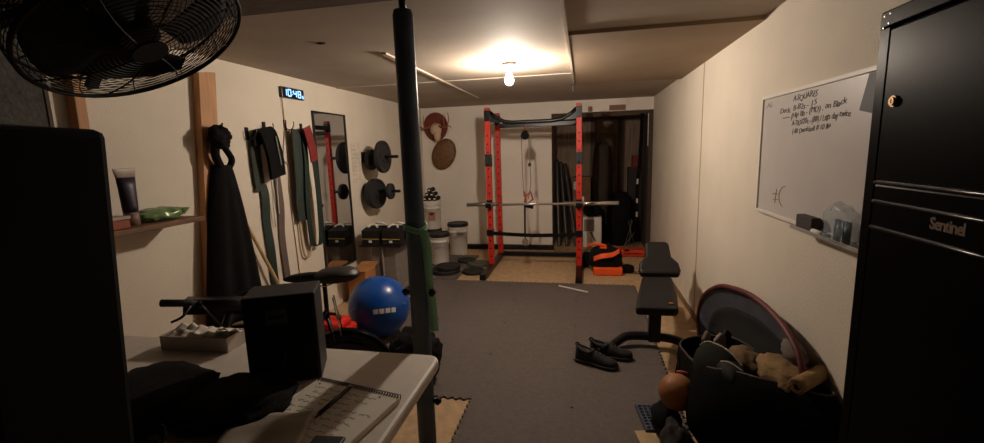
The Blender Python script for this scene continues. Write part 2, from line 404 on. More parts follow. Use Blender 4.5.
# plates on wall pegs
def peg(y, z, xe, label):
    b = B(); cyl(b, (XL, y, z), (XL+xe, y, z), .017, n=12); box(b, (XL+.006, y, z), (.012, .09, .12))
    return one('wall_peg', b, BLKM, label, 'wall peg', 'steel pegs holding plates on the left wall')
peg(4.66, 1.47, .42, 'upper dark steel peg on the left wall carrying two round plates')
peg(4.66, 1.085, .42, 'lower dark steel peg on the left wall carrying two round plates')
def wplate(x, y, z, r, h, label, ry=0):
    T = Matrix.Translation(V((x, y, z))) @ Matrix.Rotation(ry, 4, 'Z') @ Matrix.Rotation(PI/2, 4, 'Y')
    plate(None or (0, 0, 0), r, h, label, RUB, 'Z', 'weight plates on the wall pegs', T)
wplate(XL+.06, 4.68, 1.44, .115, .05, 'small black plate close to the wall on the upper peg')
wplate(XL+.215, 4.66, 1.47, .18, .05, 'big black plate out front on the upper wall peg')
wplate(XL+.09, 4.66, 1.06, .17, .075, 'big black plate close to the wall on the lower peg', -.15)
wplate(XL+.285, 4.66, 1.085, .09, .04, 'small black plate out front on the lower wall peg')

# ================================================================== DUMBBELL STAND
t = thing('dumbbell_stand', 'grey box pedestal against the left wall carrying the adjustable dumbbells', 'stand', (-2.1, 4.45, 0))
b = B(); prism(b, [(-2.24, 4.28, .02), (-1.93, 4.28, .02), (-1.955, 4.3, .53), (-2.225, 4.3, .53)], (0, 1, 0), .34); obj('pedestal', b, GREY, t, bev=.006)
b = B(); bx(b, -2.27, -1.9, 4.24, 4.66, .0, .022); obj('base_plate', b, BLKM, t, bev=.004)
b = B(); bx(b, -2.34, -1.87, 4.24, 4.66, .53, .55); obj('tray', b, BLKM, t, bev=.004)
b = B(); bx(b, -2.095, -2.085, 4.27, 4.30, .03, .53); obj('corner_strip', b, m('strip_light', (150, 140, 130), .6), t)
def power_block(x, y, z, label):
    t = thing('adjustable_dumbbell', label, 'dumbbell', (x, y, z), 'adjustable dumbbells on the grey stand')
    b = B()
    for i in range(6):
        for s in (-1, 1):
            bx(b, x-.10, x+.10, y+s*(.045+.021*i), y+s*(.045+.021*i+.017), z+.01, z+.17-.004*i)
    bx(b, x-.105, x+.105, y-.17, y+.17, z, z+.02); obj('weight_stack', b, BLK, t, bev=.003)
    b = B(); cyl(b, (x, y-.05, z+.15), (x, y+.05, z+.15), .018, n=12); obj('handle', b, BLKM, t, True)
    for s in (-1, 1):
        b = B(); tube(b, curve([(x-.055, y+s*.10, z+.175), (x-.03, y+s*.07, z+.195), (x+.03, y+s*.07, z+.195), (x+.055, y+s*.10, z+.175)], 4), .012, 8); obj('grip_rail', b, WPL, t, True)
    b = B(); bx(b, x-.102, x+.102, y-.172, y-.170, z+.055, z+.063); obj('yellow_stripe', b, m('yellow', (190, 160, 60), .5), t)
    b = B(); bx(b, x-.02, x+.015, y-.172, y-.1705, z+.02, z+.045); obj('number_label', b, WPL, t)
power_block(-2.22, 4.45, .55, 'black adjustable dumbbell with white rails on the grey stand, nearer the wall')
power_block(-1.985, 4.45, .55, 'black adjustable dumbbell with white rails on the grey stand, farther from the wall')
# cardboard box
t = thing('cardboard_box', 'small brown cardboard box on the floor between mirror and grey stand', 'box', (-2.25, 4.05, 0))
b = B(); bx(b, -2.34, -2.14, 3.97, 4.19, 0, .34); obj('carton', b, CARD, t, bev=.004)
for s in (-1, 1):
    b = B(); box(b, (0, 0, 0), (.2, .1, .004), frame((-2.24, 4.08+s*.155, .352), 0, s*.25)); obj('flap', b, CARD, t)

# ================================================================== BUCKETS
def bucket(x, y, z, h, r, lid, label, logo=0):
    t = thing('bucket', label, 'bucket', (x, y, z), 'white plastic buckets in the back corner')
    b = B(); lathe(b, [(r*.86, 0), (r*.87, .004), (r*.95, h*.72), (r*.99, h*.725), (r*.99, h*.74), (r*.955, h*.745), (r*.97, h*.84), (r*1.01, h*.845), (r*1.01, h*.86), (r*.98, h*.87), (r, h-.03)], (x, y, z), 40); obj('bucket_body', b, WPL, t, True).data.shade_smooth()
    b = B(); lathe(b, [(r*1.05, h-.05), (r*1.07, h-.045), (r*1.07, h-.008), (r*1.03, h), (r*.93, h), (r*.9, h-.01), (.001, h-.012)], (x, y, z), 40); obj('lid', b, lid, t)
    b = B(); tube(b, curve([(x-r*1.02, y, z+h*.84), (x-r*.8, y-r*.75, z+h*.66), (x, y-r*1.08, z+h*.58), (x+r*.8, y-r*.75, z+h*.66), (x+r*1.02, y, z+h*.84)], 6), .004, 6); obj('wire_handle', b, STEEL, t, True)
    if logo:
        def f(u, v):
            a = -PI/2+(u-.5)*.9+.2; rr = r*.935
            return V((x+rr*math.cos(a), y+rr*math.sin(a), z+h*(.3+.33*v)))
        b = B(); grid(b, f, 8, 2); obj('label_print', b, m('label_tan', (170, 120, 100), .6), t, solid=.003)
        b = B(); grid(b, lambda u, v: V((x+r*.95*math.cos(-PI/2+.2+(u-.5)*.35), y+r*.95*math.sin(-PI/2+.2+(u-.5)*.35), z+h*(.5+.1*v))), 6, 2); obj('label_mark', b, BLK, t, solid=.003)
BLID = m('black_lid', (24, 23, 24), .5); GLID = m('grey_lid', (120, 116, 112), .5)
bucket(-1.9, 5.62, .0125, .42, .132, BLID, 'white bucket with black lid in front of the others on the foam tile')
bucket(-1.81, 6.22, .0, .47, .145, BLID, 'white bucket with black lid behind, nearest the red rack')
bucket(-2.22, 6.25, .0, .38, .135, BLID, 'white bucket under another bucket in the back corner')
bucket(-2.20, 6.25, .38, .42, .13, WPL, 'white bucket stacked on another one, small dumbbells on its lid', 1)
def hexbell(x, y, z, label):
    t = thing('dumbbell', label, 'dumbbell', (x, y, z), 'small black dumbbells stacked on the bucket')
    for s in (-1, 1):
        b = B(); cyl(b, (x, y+s*.045, z+.031), (x, y+s*.10, z+.031), .035, n=6); obj('head', b, BLK, t, bev=.004)
        if s < 0:
            b = B(); box(b, (x, y-.101, z+.031), (.032, .002, .02)); obj('number_plate', b, WPL, t)
    b = B(); cyl(b, (x, y-.05, z+.031), (x, y+.05, z+.031), .014, n=12); obj('handle', b, BLKM, t)
q = 0
names = ['bottom row left', 'bottom row middle', 'bottom row right', 'second row left', 'second row right', 'top of the pile']
for (dx, dz) in ((-.075, 0), (0, 0), (.075, 0), (-.037, .064), (.037, .064), (0, .128)):
    hexbell(-2.20+dx, 6.24, .797+dz+.003, 'small black dumbbell with pale end on the bucket lid, '+names[q]); q += 1

# ================================================================== TROPHIES ON BACK WALL
t = thing('antler_mount', 'pale antlered skull on a red-brown plaque high on the back wall', 'trophy', (-2.2, YB-.02, 1.7))
b = B(); prism(b, [(-2.2+.19*math.cos(a), YB, 1.9+.2*math.sin(a)*(1.0 if math.sin(a) > 0 else 1.15)) for a in [2*PI*k/32 for k in range(32)]], (0, -1, 0), .025); obj('plaque', b, m('plaque', (116, 50, 34), .6, var=.3), t, bev=.006)
b = B(); blob(b, (-2.17, YB-.09, 1.84), (.09, .07, .10), 2, .18, 2.2, sub=3); blob(b, (-2.14, YB-.13, 1.74), (.05, .06, .08), 5, .2, 2.2, sub=3); obj('skull', b, BONE, t, True)
for s in (-1, 1):
    b = B()
    cx = -2.17
    tube(b, curve([(cx+s*.04, YB-.1, 1.9), (cx+s*.13, YB-.16, 1.86), (cx+s*.21, YB-.22, 1.88), (cx+s*.25, YB-.25, 1.97), (cx+s*.24, YB-.26, 2.08)], 6), lambda u: .017*(1-.75*u), 8)
    tube(b, curve([(cx+s*.15, YB-.18, 1.865), (cx+s*.16, YB-.19, 1.95), (cx+s*.15, YB-.19, 2.05)], 5), lambda u: .011*(1-.7*u), 7)
    tube(b, curve([(cx+s*.21, YB-.22, 1.88), (cx+s*.27, YB-.25, 1.87), (cx+s*.29, YB-.27, 1.83)], 5), lambda u: .010*(1-.7*u), 7)
    obj('antler', b, ANTL, t, True)
t = thing('shell_plaque', 'brown oval shell hung tilted on the back wall below the antlers', 'trophy', (-2.08, YB-.02, 1.25))
T = Matrix.Translation(V((-2.08, YB-.045, 1.47))) @ Matrix.Rotation(.45, 4, 'Y')
b = B(); blob(b, (0, 0, 0), (.17, .055, .23), 4, .04, 1.2, sub=4); bmesh.ops.transform(b, matrix=T, verts=b.verts); obj('shell', b, m('shell', (112, 76, 46), .55, var=.35, scale=22, bump=.4, bscale=45), t, True)
b = B(); lathe(b, [(.178, -.012), (.184, 0), (.178, .012)], (0, 0, 0), 36)
bmesh.ops.transform(b, matrix=T @ Matrix.Rotation(PI/2, 4, 'X') @ Matrix.Diagonal(V((1, 1.33, 1, 1))), verts=b.verts); obj('shell_rim', b, m('shell_rim', (90, 58, 36), .6), t)

# ================================================================== ALCOVE CONTENTS
for i, (x0, x1, mt) in enumerate(((-.41, -.36, 'first'), (-.345, -.29, 'second'), (-.28, -.20, 'third'))):
    b = B(); cyl(b, (x0, 7.2, 1.30-.03*i), (x1+.05*i, 6.78, .02), .028, n=16); cyl(b, (x0, 7.2, 1.30-.03*i), (x0, 7.195, 1.315-.03*i), .033, n=16)
    one('leaning_pipe', b, m('pipe_dark', (54, 50, 50), .4, .2), 'dark pipe leaning in the alcove, %s from the white wall' % mt, 'pipe', 'dark pipes leaning in the alcove', smooth=False)
t = thing('storage_carton', 'brown cardboard carton with white labels deep in the dark alcove', 'box', (-.07, 7.2, 0))
b = B(); bx(b, -.16, .12, 7.08, 7.4, 0, 1.05); obj('carton', b, m('carton_dark', (110, 80, 58), .85), t, bev=.005)
b = B(); bx(b, -.14, -.02, 7.074, 7.08, .86, .98); obj('label', b, PAPER, t)
b = B(); bx(b, -.10, .02, 7.074, 7.08, .62, .75); obj('label', b, PAPER, t)
b = B()
for k in range(4): bx(b, -.13, -.05, 7.072, 7.0745, .875+.025*k, .884+.025*k)
obj('printed_lines', b, INK, t)
t = thing('white_case', 'white boxy appliance case standing on the alcove floor', 'case', (.14, 6.9, 0))
b = B(); bx(b, 0, .28, 6.78, 7.02, 0, .46); obj('case_body', b, WPL, t, bev=.012)
b = B(); bx(b, .02, .17, 6.772, 6.782, .25, .43); obj('recess_panel', b, GREY, t, bev=.004)
b = B(); prism(b, [(.1, 6.776, .24), (.13, 6.776, .24), (.2, 6.776, .1), (.17, 6.776, .1)], (0, -1, 0), .004); obj('dark_stripe', b, m('stripe_brown', (96, 80, 68), .7), t)
b = B(); blob(b, (.14, 6.9, .56), (.14, .11, .10), 8, .15, pw=.8, sub=3, flat=.462); one('helmet_bag', b, FAB, 'black soft bag sitting on top of the white case', 'bag', smooth=True)
b = B(); blob(b, (.56, 7.0, .40), (.2, .2, .42), 11, .16, pw=.8, sub=4, flat=0.002); one('dark_sack', b, FAB, 'big black sack slumped on the alcove floor', 'sack', smooth=True)
b = B(); blob(b, (.3, 7.3, .8), (.16, .12, .8), 15, .1, pw=.75, sub=4, flat=0.002); one('garment_bag', b, m('dark_brown_cloth', (56, 45, 38), .9), 'tall dark brown garment bag at the back of the alcove', 'bag', smooth=True)
b = B(); prism(b, [(.26, 7.5, 1.1), (.52, 7.5, 1.1), (.52, 7.5, 1.72), (.26, 7.5, 1.72)], (0, -1, 0), .02); one('brown_board', b, m('brown_board', (104, 82, 66), .8), 'brown board on the back of the alcove above the sack', 'board', bev=.004)
t = thing('hanging_strap', 'black strap with silver buckles hanging beside the right wall of the alcove', 'strap', (.78, 6.7, .35))
b = B(); ribbon(b, curve([(.82, 6.7, 1.96), (.80, 6.7, 1.3), (.775, 6.7, .95), (.765, 6.7, .4)], 6), (.05, .01, 0), .012); obj('webbing', b, FAB, t)
for z in (1.0, .72, .52):
    b = B(); box(b, (.77, 6.688, z), (.03, .01, .075)); obj('buckle', b, CHROME, t, bev=.003)
b = B(); tube(b, [(.893, 6.63, 1.95), (.893, 6.63, 1.5)], .006, 6); one('alcove_cable', b, WPL, 'thin pale cable at the right edge of the alcove', 'cable')
b = B(); bx(b, .76, .89, 7.28, 7.46, 1.18, 1.36); one('red_carton', b, m('dull_red_card', (120, 40, 34), .8), 'small dull red box high in the right of the alcove', 'box', bev=.004)
b = B(); bx(b, .70, .895, 7.24, 7.48, 0, 1.18); one('dark_locker', b, m('locker_dark', (40, 34, 32), .7), 'narrow dark cupboard in the right corner of the alcove', 'cupboard', bev=.006)
t = thing('folding_stand', 'thin grey folded wire stand in front of the black sack', 'stand', (.67, 6.7, 0))
b = B()
for a, c in (((.6, 6.72, .01), (.72, 6.74, .42)), ((.76, 6.72, .01), (.66, 6.74, .42)), ((.60, 6.66, .05), (.75, 6.72, .25)), ((.67, 6.68, .01), (.7, 6.72, .44))): tube(b, [a, c], .005, 6)
obj('wire_frame', b, m('wire_grey', (96, 92, 88), .5, .5), t)
# orange long case and tool bag
t = thing('orange_case', 'long orange-red tool case lying on the floor by the alcove', 'case', (.62, 6.3, 0))
b = B(); bx(b, .36, .88, 6.18, 6.36, 0.001, .10); obj('case_body', b, m('case_red', (206, 62, 28), .5), t, bev=.02)
b = B(); bx(b, .45, .50, 6.176, 6.181, .04, .07); obj('label_patch', b, WPL, t)
b = B(); bx(b, .55, .8, 6.176, 6.181, .045, .055); bx(b, .56, .62, 6.165, 6.181, .09, .11); obj('latch', b, BLKM, t)
t = thing('tool_bag', 'black tool bag with bright orange base beside the right rack foot', 'bag', (.27, 5.35, 0))
b = B(); bx(b, .12, .46, 5.22, 5.5, .001, .10); obj('base', b, ORANGE, t, bev=.018)
b = B(); blob(b, (.27, 5.42, .16), (.2, .19, .15), 21, .12, pw=.7, sub=4, flat=.09); obj('bag_body', b, FAB, t, True)
b = B(); ribbon(b, curve([(.13, 5.24, .2), (.22, 5.2, .245), (.34, 5.22, .26), (.42, 5.26, .30)], 5), (0, .03, .05), .012); obj('orange_trim', b, ORANGE, t)
b = B(); ribbon(b, curve([(.05, 5.5, .30), (.16, 5.45, .335), (.28, 5.42, .32)], 5), (0, .03, .02), .012); ribbon(b, [(.2, 5.36, .31), (.28, 5.34, .315)], (0, .05, .01), .012); obj('orange_trim', b, ORANGE, t)
b = B(); blob(b, (.53, 5.38, .05), (.08, .06, .06), 23, .2, sub=3, flat=.002); obj('side_pocket', b, FAB, t, True)
b = B(); blob(b, (.045, 5.62, .10), (.05, .12, .10), 29, .25, pw=.9, sub=3, flat=.002); one('strap_heap', b, FAB, 'black heap of straps between the rack foot and the tool bag', 'straps', smooth=True)
b = B(); tube(b, [(-.254, 4.72, .02), (.054, 4.53, .02)], .008, 8); one('white_rod', b, WPL, 'short white rod lying on the foam tiles before the rack', 'rod')
b = B(); tube(b, curve([(.56, 5.36, .008), (.66, 5.33, .008), (.78, 5.36, .008)], 5), .005, 6); one('floor_cable', b, BLK, 'thin dark cable on the wood floor right of the tool bag', 'cable')

# ================================================================== WEIGHT BENCH
t = thing('weight_bench', 'black padded adjustable weight bench standing near the right wall', 'bench', (.5, 3.5, .012))
b = B()
prism(b, [(.355, 3.05, .345), (.635, 3.05, .345), (.675, 3.3, .37), (.70, 3.64, .40), (.47, 3.64, .40), (.40, 3.3, .37)], (0, -.05, 1), .065); obj('seat_pad', b, m('bench_vinyl', (25, 24, 25), .55, var=.15, spec=.3), t, bev=.022)
b = B(); T = axes((.612, 3.69, .43), (1, 0.03, 0), (0.03, .80, .57))
out = [(-.15, 0), (-.165, .05), (-.155, .12), (-.105, .19), (-.098, .33), (-.08, .36), (.08, .36), (.098, .33), (.105, .19), (.155, .12), (.165, .05), (.15, 0)]
prism(b, [T @ V((x, y, 0)) for x, y in out], T.to_3x3() @ V((0, 0, 1)), .065); obj('back_pad', b, K['bench_vinyl'], t, bev=.022)
b = B(); bar(b, (.53, 3.2, .325), (.60, 4.1, .38), .06, .05); bar(b, (.60, 3.72, .39), (.62, 4.03, .58), .05, .04); obj('frame_beam', b, BLKM, t, bev=.004)
b = B(); bar(b, (.52, 3.3, .06), (.525, 3.3, .33), .085, .06, (0, 1, 0)); obj('front_post', b, BLKM, t, bev=.004)
b = B(); tube(b, curve([(.21, 3.2, .046), (.25, 3.24, .062), (.34, 3.3, .09), (.52, 3.31, .09), (.66, 3.29, .085), (.76, 3.23, .062), (.79, 3.2, .046)], 5), .032, 12); obj('front_foot', b, BLKM, t, True)
for x in (.21, .79):
    b = B(); blob(b, (x, 3.19, .048), (.035, .035, .034), 1, 0, sub=2); obj('foot_cap', b, BLK, t, True)
b = B(); bar(b, (.60, 4.05, .38), (.62, 4.22, .05), .05, .05); tube(b, [(.52, 4.22, .041), (.80, 4.22, .041)], .028, 12); obj('rear_foot', b, BLKM, t)
b = B(); box(b, (.60, 3.12, .420), (.03, .025, .006), frame((0, 0, 0))); obj('orange_mark', b, m('dull_orange', (160, 84, 44), .6), t)
# shoes
def shoe(x, y, rz, label):
    t = thing('sneaker', label, 'shoe', (x, y, .0125), 'black sneakers on the foam tiles')
    T = frame((x, y, .0125), rz)
    HW = [(0, .026), (.06, .034), (.2, .036), (.4, .036), (.6, .044), (.75, .049), (.88, .044), (.96, .030), (1, .012)]
    HT = [(0, .088), (.05, .096), (.14, .080), (.28, .070), (.42, .084), (.55, .072), (.7, .054), (.85, .045), (.95, .038), (1, .024)]
    def ip(tb, u):
        for (a, c), (d, e) in zip(tb, tb[1:]):
            if u <= d: return c+(e-c)*(u-a)/(d-a)
        return tb[-1][1]
    def f(u, v):
        w, h = ip(HW, u), ip(HT, u); a = v*PI
        return T @ V(((u-.5)*.29, w*math.cos(a)*(1-.28*math.sin(a)**2*(u < .5)), .02+(h-.0)*math.sin(a)**.7))
    b = B(); grid(b, f, 24, 14); obj('upper', b, m('shoe_cloth', (20, 19, 20), .8, var=.35, scale=30, bump=.3), t, True, solid=.004)
    b = B(); pts = []
    us = [k/24 for k in range(25)]
    pts = [T @ V(((u-.5)*.298, ip(HW, u)+.007, 0)) for u in us]+[T @ V(((u-.5)*.298, -ip(HW, u)-.007, 0)) for u in us[::-1]]
    prism(b, pts, (0, 0, 1), .026); obj('sole', b, m('sole', (44, 42, 42), .7), t, bev=.004)
    b = B(); tube(b, curve([T @ V(p) for p in ((-.14, 0, .116), (-.10, .028, .10), (-.05, .03, .090), (-.022, 0, .104), (-.05, -.03, .090), (-.10, -.028, .10))], 5, True), .009, 8, True); obj('collar', b, m('sock_lining', (48, 46, 48), .9), t, True)
    b = B(); tube(b, curve([T @ V(p) for p in ((-.14, 0, .098), (-.152, 0, .125), (-.135, 0, .135), (-.128, 0, .112))], 4), .005, 6); obj('heel_loop', b, FAB, t, True)
    b = B()
    for k in range(4): tube(b, [T @ V((-.0+.022*k, -.032, .078-.008*k)), T @ V((.008+.022*k, 0, .103-.011*k)), T @ V((-.0+.022*k, .032, .078-.008*k))], .004, 6)
    tube(b, curve([T @ V(p) for p in ((0, 0, .12), (.01, .04, .10), (-.02, .06, .06), (.0, .05, .09))], 4), .003, 5); obj('laces', b, m('lace_grey', (72, 68, 68), .8), t)
shoe(.095, 2.955, -.38, 'black sneaker lying nearer the camera of the pair before the bench')
shoe(.20, 3.085, -.12, 'black sneaker lying nearer the bench of the pair on foam tiles')

# ================================================================== WHITEBOARD
bx0, by0, by1, bz0, bz1 = XR, 1.55, 2.665, 1.14, 1.725
t = thing('whiteboard', 'whiteboard with handwritten workout notes on the right wall', 'whiteboard', (XR-.01, 2.1, bz0))
b = B(); bx(b, XR-.012, XR, by0, by1, bz0, bz1); obj('board', b, m('whiteboard_surface', (196, 190, 186), .35, var=.03), t)
b = B()
bx(b, XR-.02, XR, by0, by1, bz1-.004, bz1+.014); bx(b, XR-.02, XR, by0, by1, bz0-.01, bz0+.006); bx(b, XR-.02, XR, by1-.004, by1+.01, bz0-.01, bz1+.014); bx(b, XR-.02, XR, by0-.01, by0+.004, bz0-.01, bz1+.014); obj('frame', b, WPL, t, bev=.002)
b = B(); bx(b, XR-.075, XR-.02, 1.6, 2.11, bz0-.008, bz0-.002); bx(b, XR-.078, XR-.074, 1.6, 2.11, bz0-.008, bz0+.008); obj('pen_tray', b, m('tray_grey', (150, 146, 140), .5), t, bev=.002)
def wtxt(st, y0, z0, y1, z1, size):
    bm = text_bm(st, size, Matrix.Identity(4), .0006, size*.07, .15, .95)
    w = max(v.co.x for v in bm.verts)
    d = V((0, y1-y0, z1-z0)); k = d.length/w; u = d.normalized()
    bmesh.ops.transform(bm, matrix=axes((XR-.0125, y0, z0-size*.35), u, V((-1, 0, 0)).cross(u)) @ Matrix.Diagonal(V((k, 1, 1, 1))), verts=bm.verts)
    return bm
for st, y0, z0, y1, z1, sz in (('A-SQUARES', 2.325, 1.692, 2.106, 1.697, .036), ('Deck  B-82s - 15', 2.459, 1.645, 2.107, 1.658, .034), ('~~~ (Hip 8b - (MD) . on Black', 2.425, 1.612, 1.887, 1.643, .034), ('A-TRX/20c - (8#) / Legs day twice', 2.321, 1.582, 1.858, 1.599, .034), ('(-80 Dumbbell # 10 lbs', 2.314, 1.545, 1.984, 1.559, .03)):
    obj('handwriting', wtxt(st, y0, z0, y1, z1, sz), INK, t)
obj('faint_note', wtxt('AL', 2.63, 1.685, 2.55, 1.69, .035), m('faint_ink', (150, 140, 132), .7), t)
b = B(); xq = XR-.013
tube(b, [(xq, y, z) for y, z in ((2.48, 1.24), (2.44, 1.25), (2.40, 1.245))], .002, 5); tube(b, [(xq, 2.43, 1.27), (xq, 2.445, 1.2)], .002, 5); tube(b, [(xq, 2.47, 1.215), (xq, 2.41, 1.22)], .002, 5)
tube(b, [(xq, 2.34+.06*math.cos(a), 1.24+.05*math.sin(a)) for a in [-1.3+k*.22 for k in range(14)]], .002, 5)
obj('orange_scribble', b, m('orange_ink', (170, 128, 84), .7), t)
b = B(); prism(b, [(XR-.0135, 1.80, 1.60), (XR-.0135, 1.70, 1.58), (XR-.0135, 1.62, 1.70), (XR-.0135, 1.76, 1.722)], (-1, 0, 0), .004); one('board_patch', b, m('blue_grey_patch', (44, 54, 64), .6), 'dark blue-grey patch at the top of the whiteboard beside the cabinet', 'card')  # flat dark blue-grey patch set on the board's upper near corner
b = B(); bx(b, XR-.06, XR-.024, 1.965, 2.10, bz0+.0, bz0+.055); one('eraser', b, m('eraser_felt', (66, 60, 56), .9), 'dark felt board eraser on the left end of the whiteboard tray', 'eraser', bev=.005)
t = thing('board_marker', 'white capped marker lying on the whiteboard tray', 'marker', (XR-.06, 1.9, bz0))
b = B(); cyl(b, (XR-.06, 1.95, bz0+.008), (XR-.06, 1.87, bz0+.008), .009, n=12); obj('barrel', b, WPL, t, True)
b = B(); cyl(b, (XR-.06, 1.87, bz0+.008), (XR-.06, 1.835, bz0+.008), .0095, n=12); obj('cap', b, BLK, t, True)
PB = bpy.data.materials.new('clear_plastic'); PB.use_nodes = True; pb = PB.node_tree.nodes['Principled BSDF']
pb.inputs['Base Color'].default_value = (.5, .62, .68, 1); pb.inputs['Roughness'].default_value = .25; pb.inputs['Alpha'].default_value = .28
t = thing('plastic_pouch', 'crumpled clear plastic pouch of dark markers on the whiteboard tray by the safe', 'pouch', (XR-.06, 1.745, bz0))
b = B(); blob(b, (XR-.066, 1.745, bz0+.066), (.034, .085, .07), 31, .25, 2.0, pw=.8, sub=4, flat=bz0-.001); obj('plastic_film', b, PB, t, True)
for k in range(4):
    b = B(); cyl(b, (XR-.068+.012*(k % 2), 1.70+.03*k, bz0+.004), (XR-.06, 1.715+.022*k, bz0+.08), .010, n=10); obj('marker', b, m('navy_plastic', (24, 44, 60), .4), t, True)

# ================================================================== GUN SAFE
SX = .60; sy0, sy1, sz1 = .45, 1.108, 1.757
t = thing('steel_cabinet', 'glossy black steel security cabinet against the right wall', 'cabinet', ((SX+XR)/2, .78, 0))
b = B(); bx(b, SX+.012, XR-.002, sy0, sy1, .001, sz1); obj('cabinet_body', b, GLOSSB, t, bev=.006)
# frame round the door
b = B(); bx(b, SX, SX+.012, sy0, sy1, sz1-.035, sz1-.002); bx(b, SX, SX+.012, sy1-.035, sy1-.001, .001, sz1-.035); bx(b, SX, SX+.012, sy0, sy0+.03, .001, sz1-.035); obj('door_frame', b, GLOSSB, t, bev=.003)
d = B(); bx(d, SX-.004, SX+.012, sy0+.034, sy1-.042, .03, 1.408); bx(d, SX-.004, SX+.012, sy0+.034, sy1-.042, 1.412, sz1-.042)
door = obj('door', d, GLOSSB, t, bev=.004)
for z in (1.412, 1.372, 1.318):
    b = B(); cyl(b, (SX-.004, sy0+.05, z), (SX-.004, sy1-.045, z), .004, n=10); obj('rib', b, m('rib_enamel', (14, 14, 15), .25), door, True)
b = B(); cyl(b, (SX-.008, 1.03, 1.572), (SX-.003, 1.03, 1.572), .011, n=20); cyl(b, (SX-.011, 1.03, 1.572), (SX-.007, 1.03, 1.572), .008, n=20); box(b, (SX-.0115, 1.03, 1.572), (.001, .002, .008)); obj('lock', b, BRASS, door)
for (y, z) in ((1.095, 1.745), (1.078, 1.746), (1.095, 1.722), (1.08, 1.728)):
    b = B(); cyl(b, (SX-.001, y, z), (SX+.001, y, z), .0016, n=8); obj('rivet', b, STEEL, t)
b = text_bm('Sentinel', .029, axes((SX-.0045, .902, 1.343), (0, -1, 0), (0, 0, 1)), -.0006, 0, 0, .84)
obj('lettering', b, m('gold_lettering', (112, 88, 66), .5, .2), door)

# ================================================================== TABLE
tx0, tx1, ty0, ty1, tz = -2.36, -.525, .74, 1.51, .74
t = thing('folding_table', 'white plastic folding table with dark legs in the left foreground', 'table', ((tx0+tx1)/2, (ty0+ty1)/2, 0))
def rrect(x0, x1, y0, y1, r, z, n=6):
    out = []
    for cx, cy, a0 in ((x1-r, y1-r, 0), (x0+r, y1-r, PI/2), (x0+r, y0+r, PI), (x1-r, y0+r, 3*PI/2)):
        for k in range(n+1): a = a0+PI/2*k/n; out.append(V((cx+r*math.cos(a), cy+r*math.sin(a), z)))
    return out
b = B(); prism(b, rrect(tx0, tx1, ty0, ty1, .05, tz-.045), (0, 0, 1), .045); obj('tabletop', b, TABLE, t, bev=.012)
for sx in (tx0+.25, tx1-.22):
    for y in (ty0+.08, ty1-.08):
        b = B(); tube(b, [(sx, y, tz-.045), (sx, y, .03)], .014, 10); obj('leg', b, BLKM, t, True)
        b = B(); cyl(b, (sx, y, 0), (sx, y, .035), .018, n=10); obj('foot_cap', b, BLK, t)
    b = B(); tube(b, [(sx, ty0+.08, .18), (sx, ty1-.08, .18)], .011, 8); obj('crossbar', b, BLKM, t)
b = B(); bx(b, tx0+.2, tx1-.15, ty0+.12, ty0+.15, tz-.07, tz-.044); bx(b, tx0+.2, tx1-.15, ty1-.15, ty1-.12, tz-.07, tz-.044); obj('rail', b, BLKM, t)
# speaker box
yaw = math.radians(25.4)
u = V((math.cos(yaw), math.sin(yaw), 0)); w = V((-math.sin(yaw), math.cos(yaw), 0))
o = V((-1.085, 1.182, tz))
T = axes(o, u, w)
t = thing('speaker_box', 'black boxy speaker with a grey label plate standing on the white table', 'speaker', T @ V((.11, .075, 0)))
b = B(); bx(b, 0, .225, 0, .15, .002, .31, T); obj('cabinet', b, m('speaker_vinyl', (24, 22, 22), .65, var=.2), t, bev=.004)
b = B(); bx(b, .008, .217, -.004, 0, .012, .30, T); obj('grille', b, m('speaker_grille', (9, 9, 10), .9), t, bev=.003)
b = B(); bx(b, .07, .135, -.0055, -.004, .215, .265, T); obj('label_plate', b, m('plate_grey', (70, 70, 74), .5), t)
b = B(); bx(b, .078, .127, -.0062, -.0054, .232, .246, T); obj('plate_print', b, BLK, t)
b = B(); tube(b, curve([T @ V((.12, -.006, .12)), T @ V((.10, -.02, .05)), T @ V((.05, -.05, .01))], 5), .003, 6); obj('cable', b, BLK, t)
# notebook
NU = V((.327, -.065, 0)).normalized(); NW = V((-NU.y, NU.x, 0))
T = axes((-.875, 1.243, tz), NU, NW)
t = thing('spiral_notebook', 'open spiral notebook with handwriting on the corner of the white table', 'notebook', T @ V((.16, -.2, 0)))
b = B(); bx(b, 0, .33, -.40, 0, .0005, .018, T); obj('pages', b, PAPER, t, bev=.003)
b = B()
for k in range(33):
    c = T @ V((.008+.0098*k, .002, .010)); a = T.to_3x3()
    tube(b, [c+a @ V((.002*math.sin(q), .012*math.cos(q), .013*math.sin(q))) for q in [2*PI*j/10 for j in range(10)]], .0021, 5, True)
obj('spiral_binding', b, BLKM, t)
b = B(); random.seed(3)
for r in range(12):
    x = .02+random.random()*.03; y = -.04-.026*r
    while x < .30*(.55+.45*random.random())+.02:
        L = .02+random.random()*.05; n = int(L/.004)
        tube(b, [T @ V((x+L*k/n, y+random.uniform(-.006, .006), .0185)) for k in range(n+1)], .0006, 4); x += L+.012
obj('handwriting', b, m('grey_ink', (104, 98, 98), .7), t)
b = B()
for k in range(3): cyl(b, T @ V((.03+.12*k, -.022, .017)), T @ V((.03+.12*k, -.022, .0186)), .004, n=8)
obj('punch_hole', b, BLK, t)
t = thing('pen', 'dark pen lying across the open spiral notebook', 'pen', T @ V((.13, -.12, .018)))
b = B(); cyl(b, T @ V((.150, -.015, .025)), T @ V((.165, -.165, .025)), .0065, n=12); cyl(b, T @ V((.165, -.165, .025)), T @ V((.167, -.185, .022)), .005, .001, n=12); obj('barrel', b, BLK, t, True)
b = B(); bar(b, T @ V((.151, -.02, .032)), T @ V((.155, -.06, .032)), .003, .002); obj('clip', b, BLKM, t)
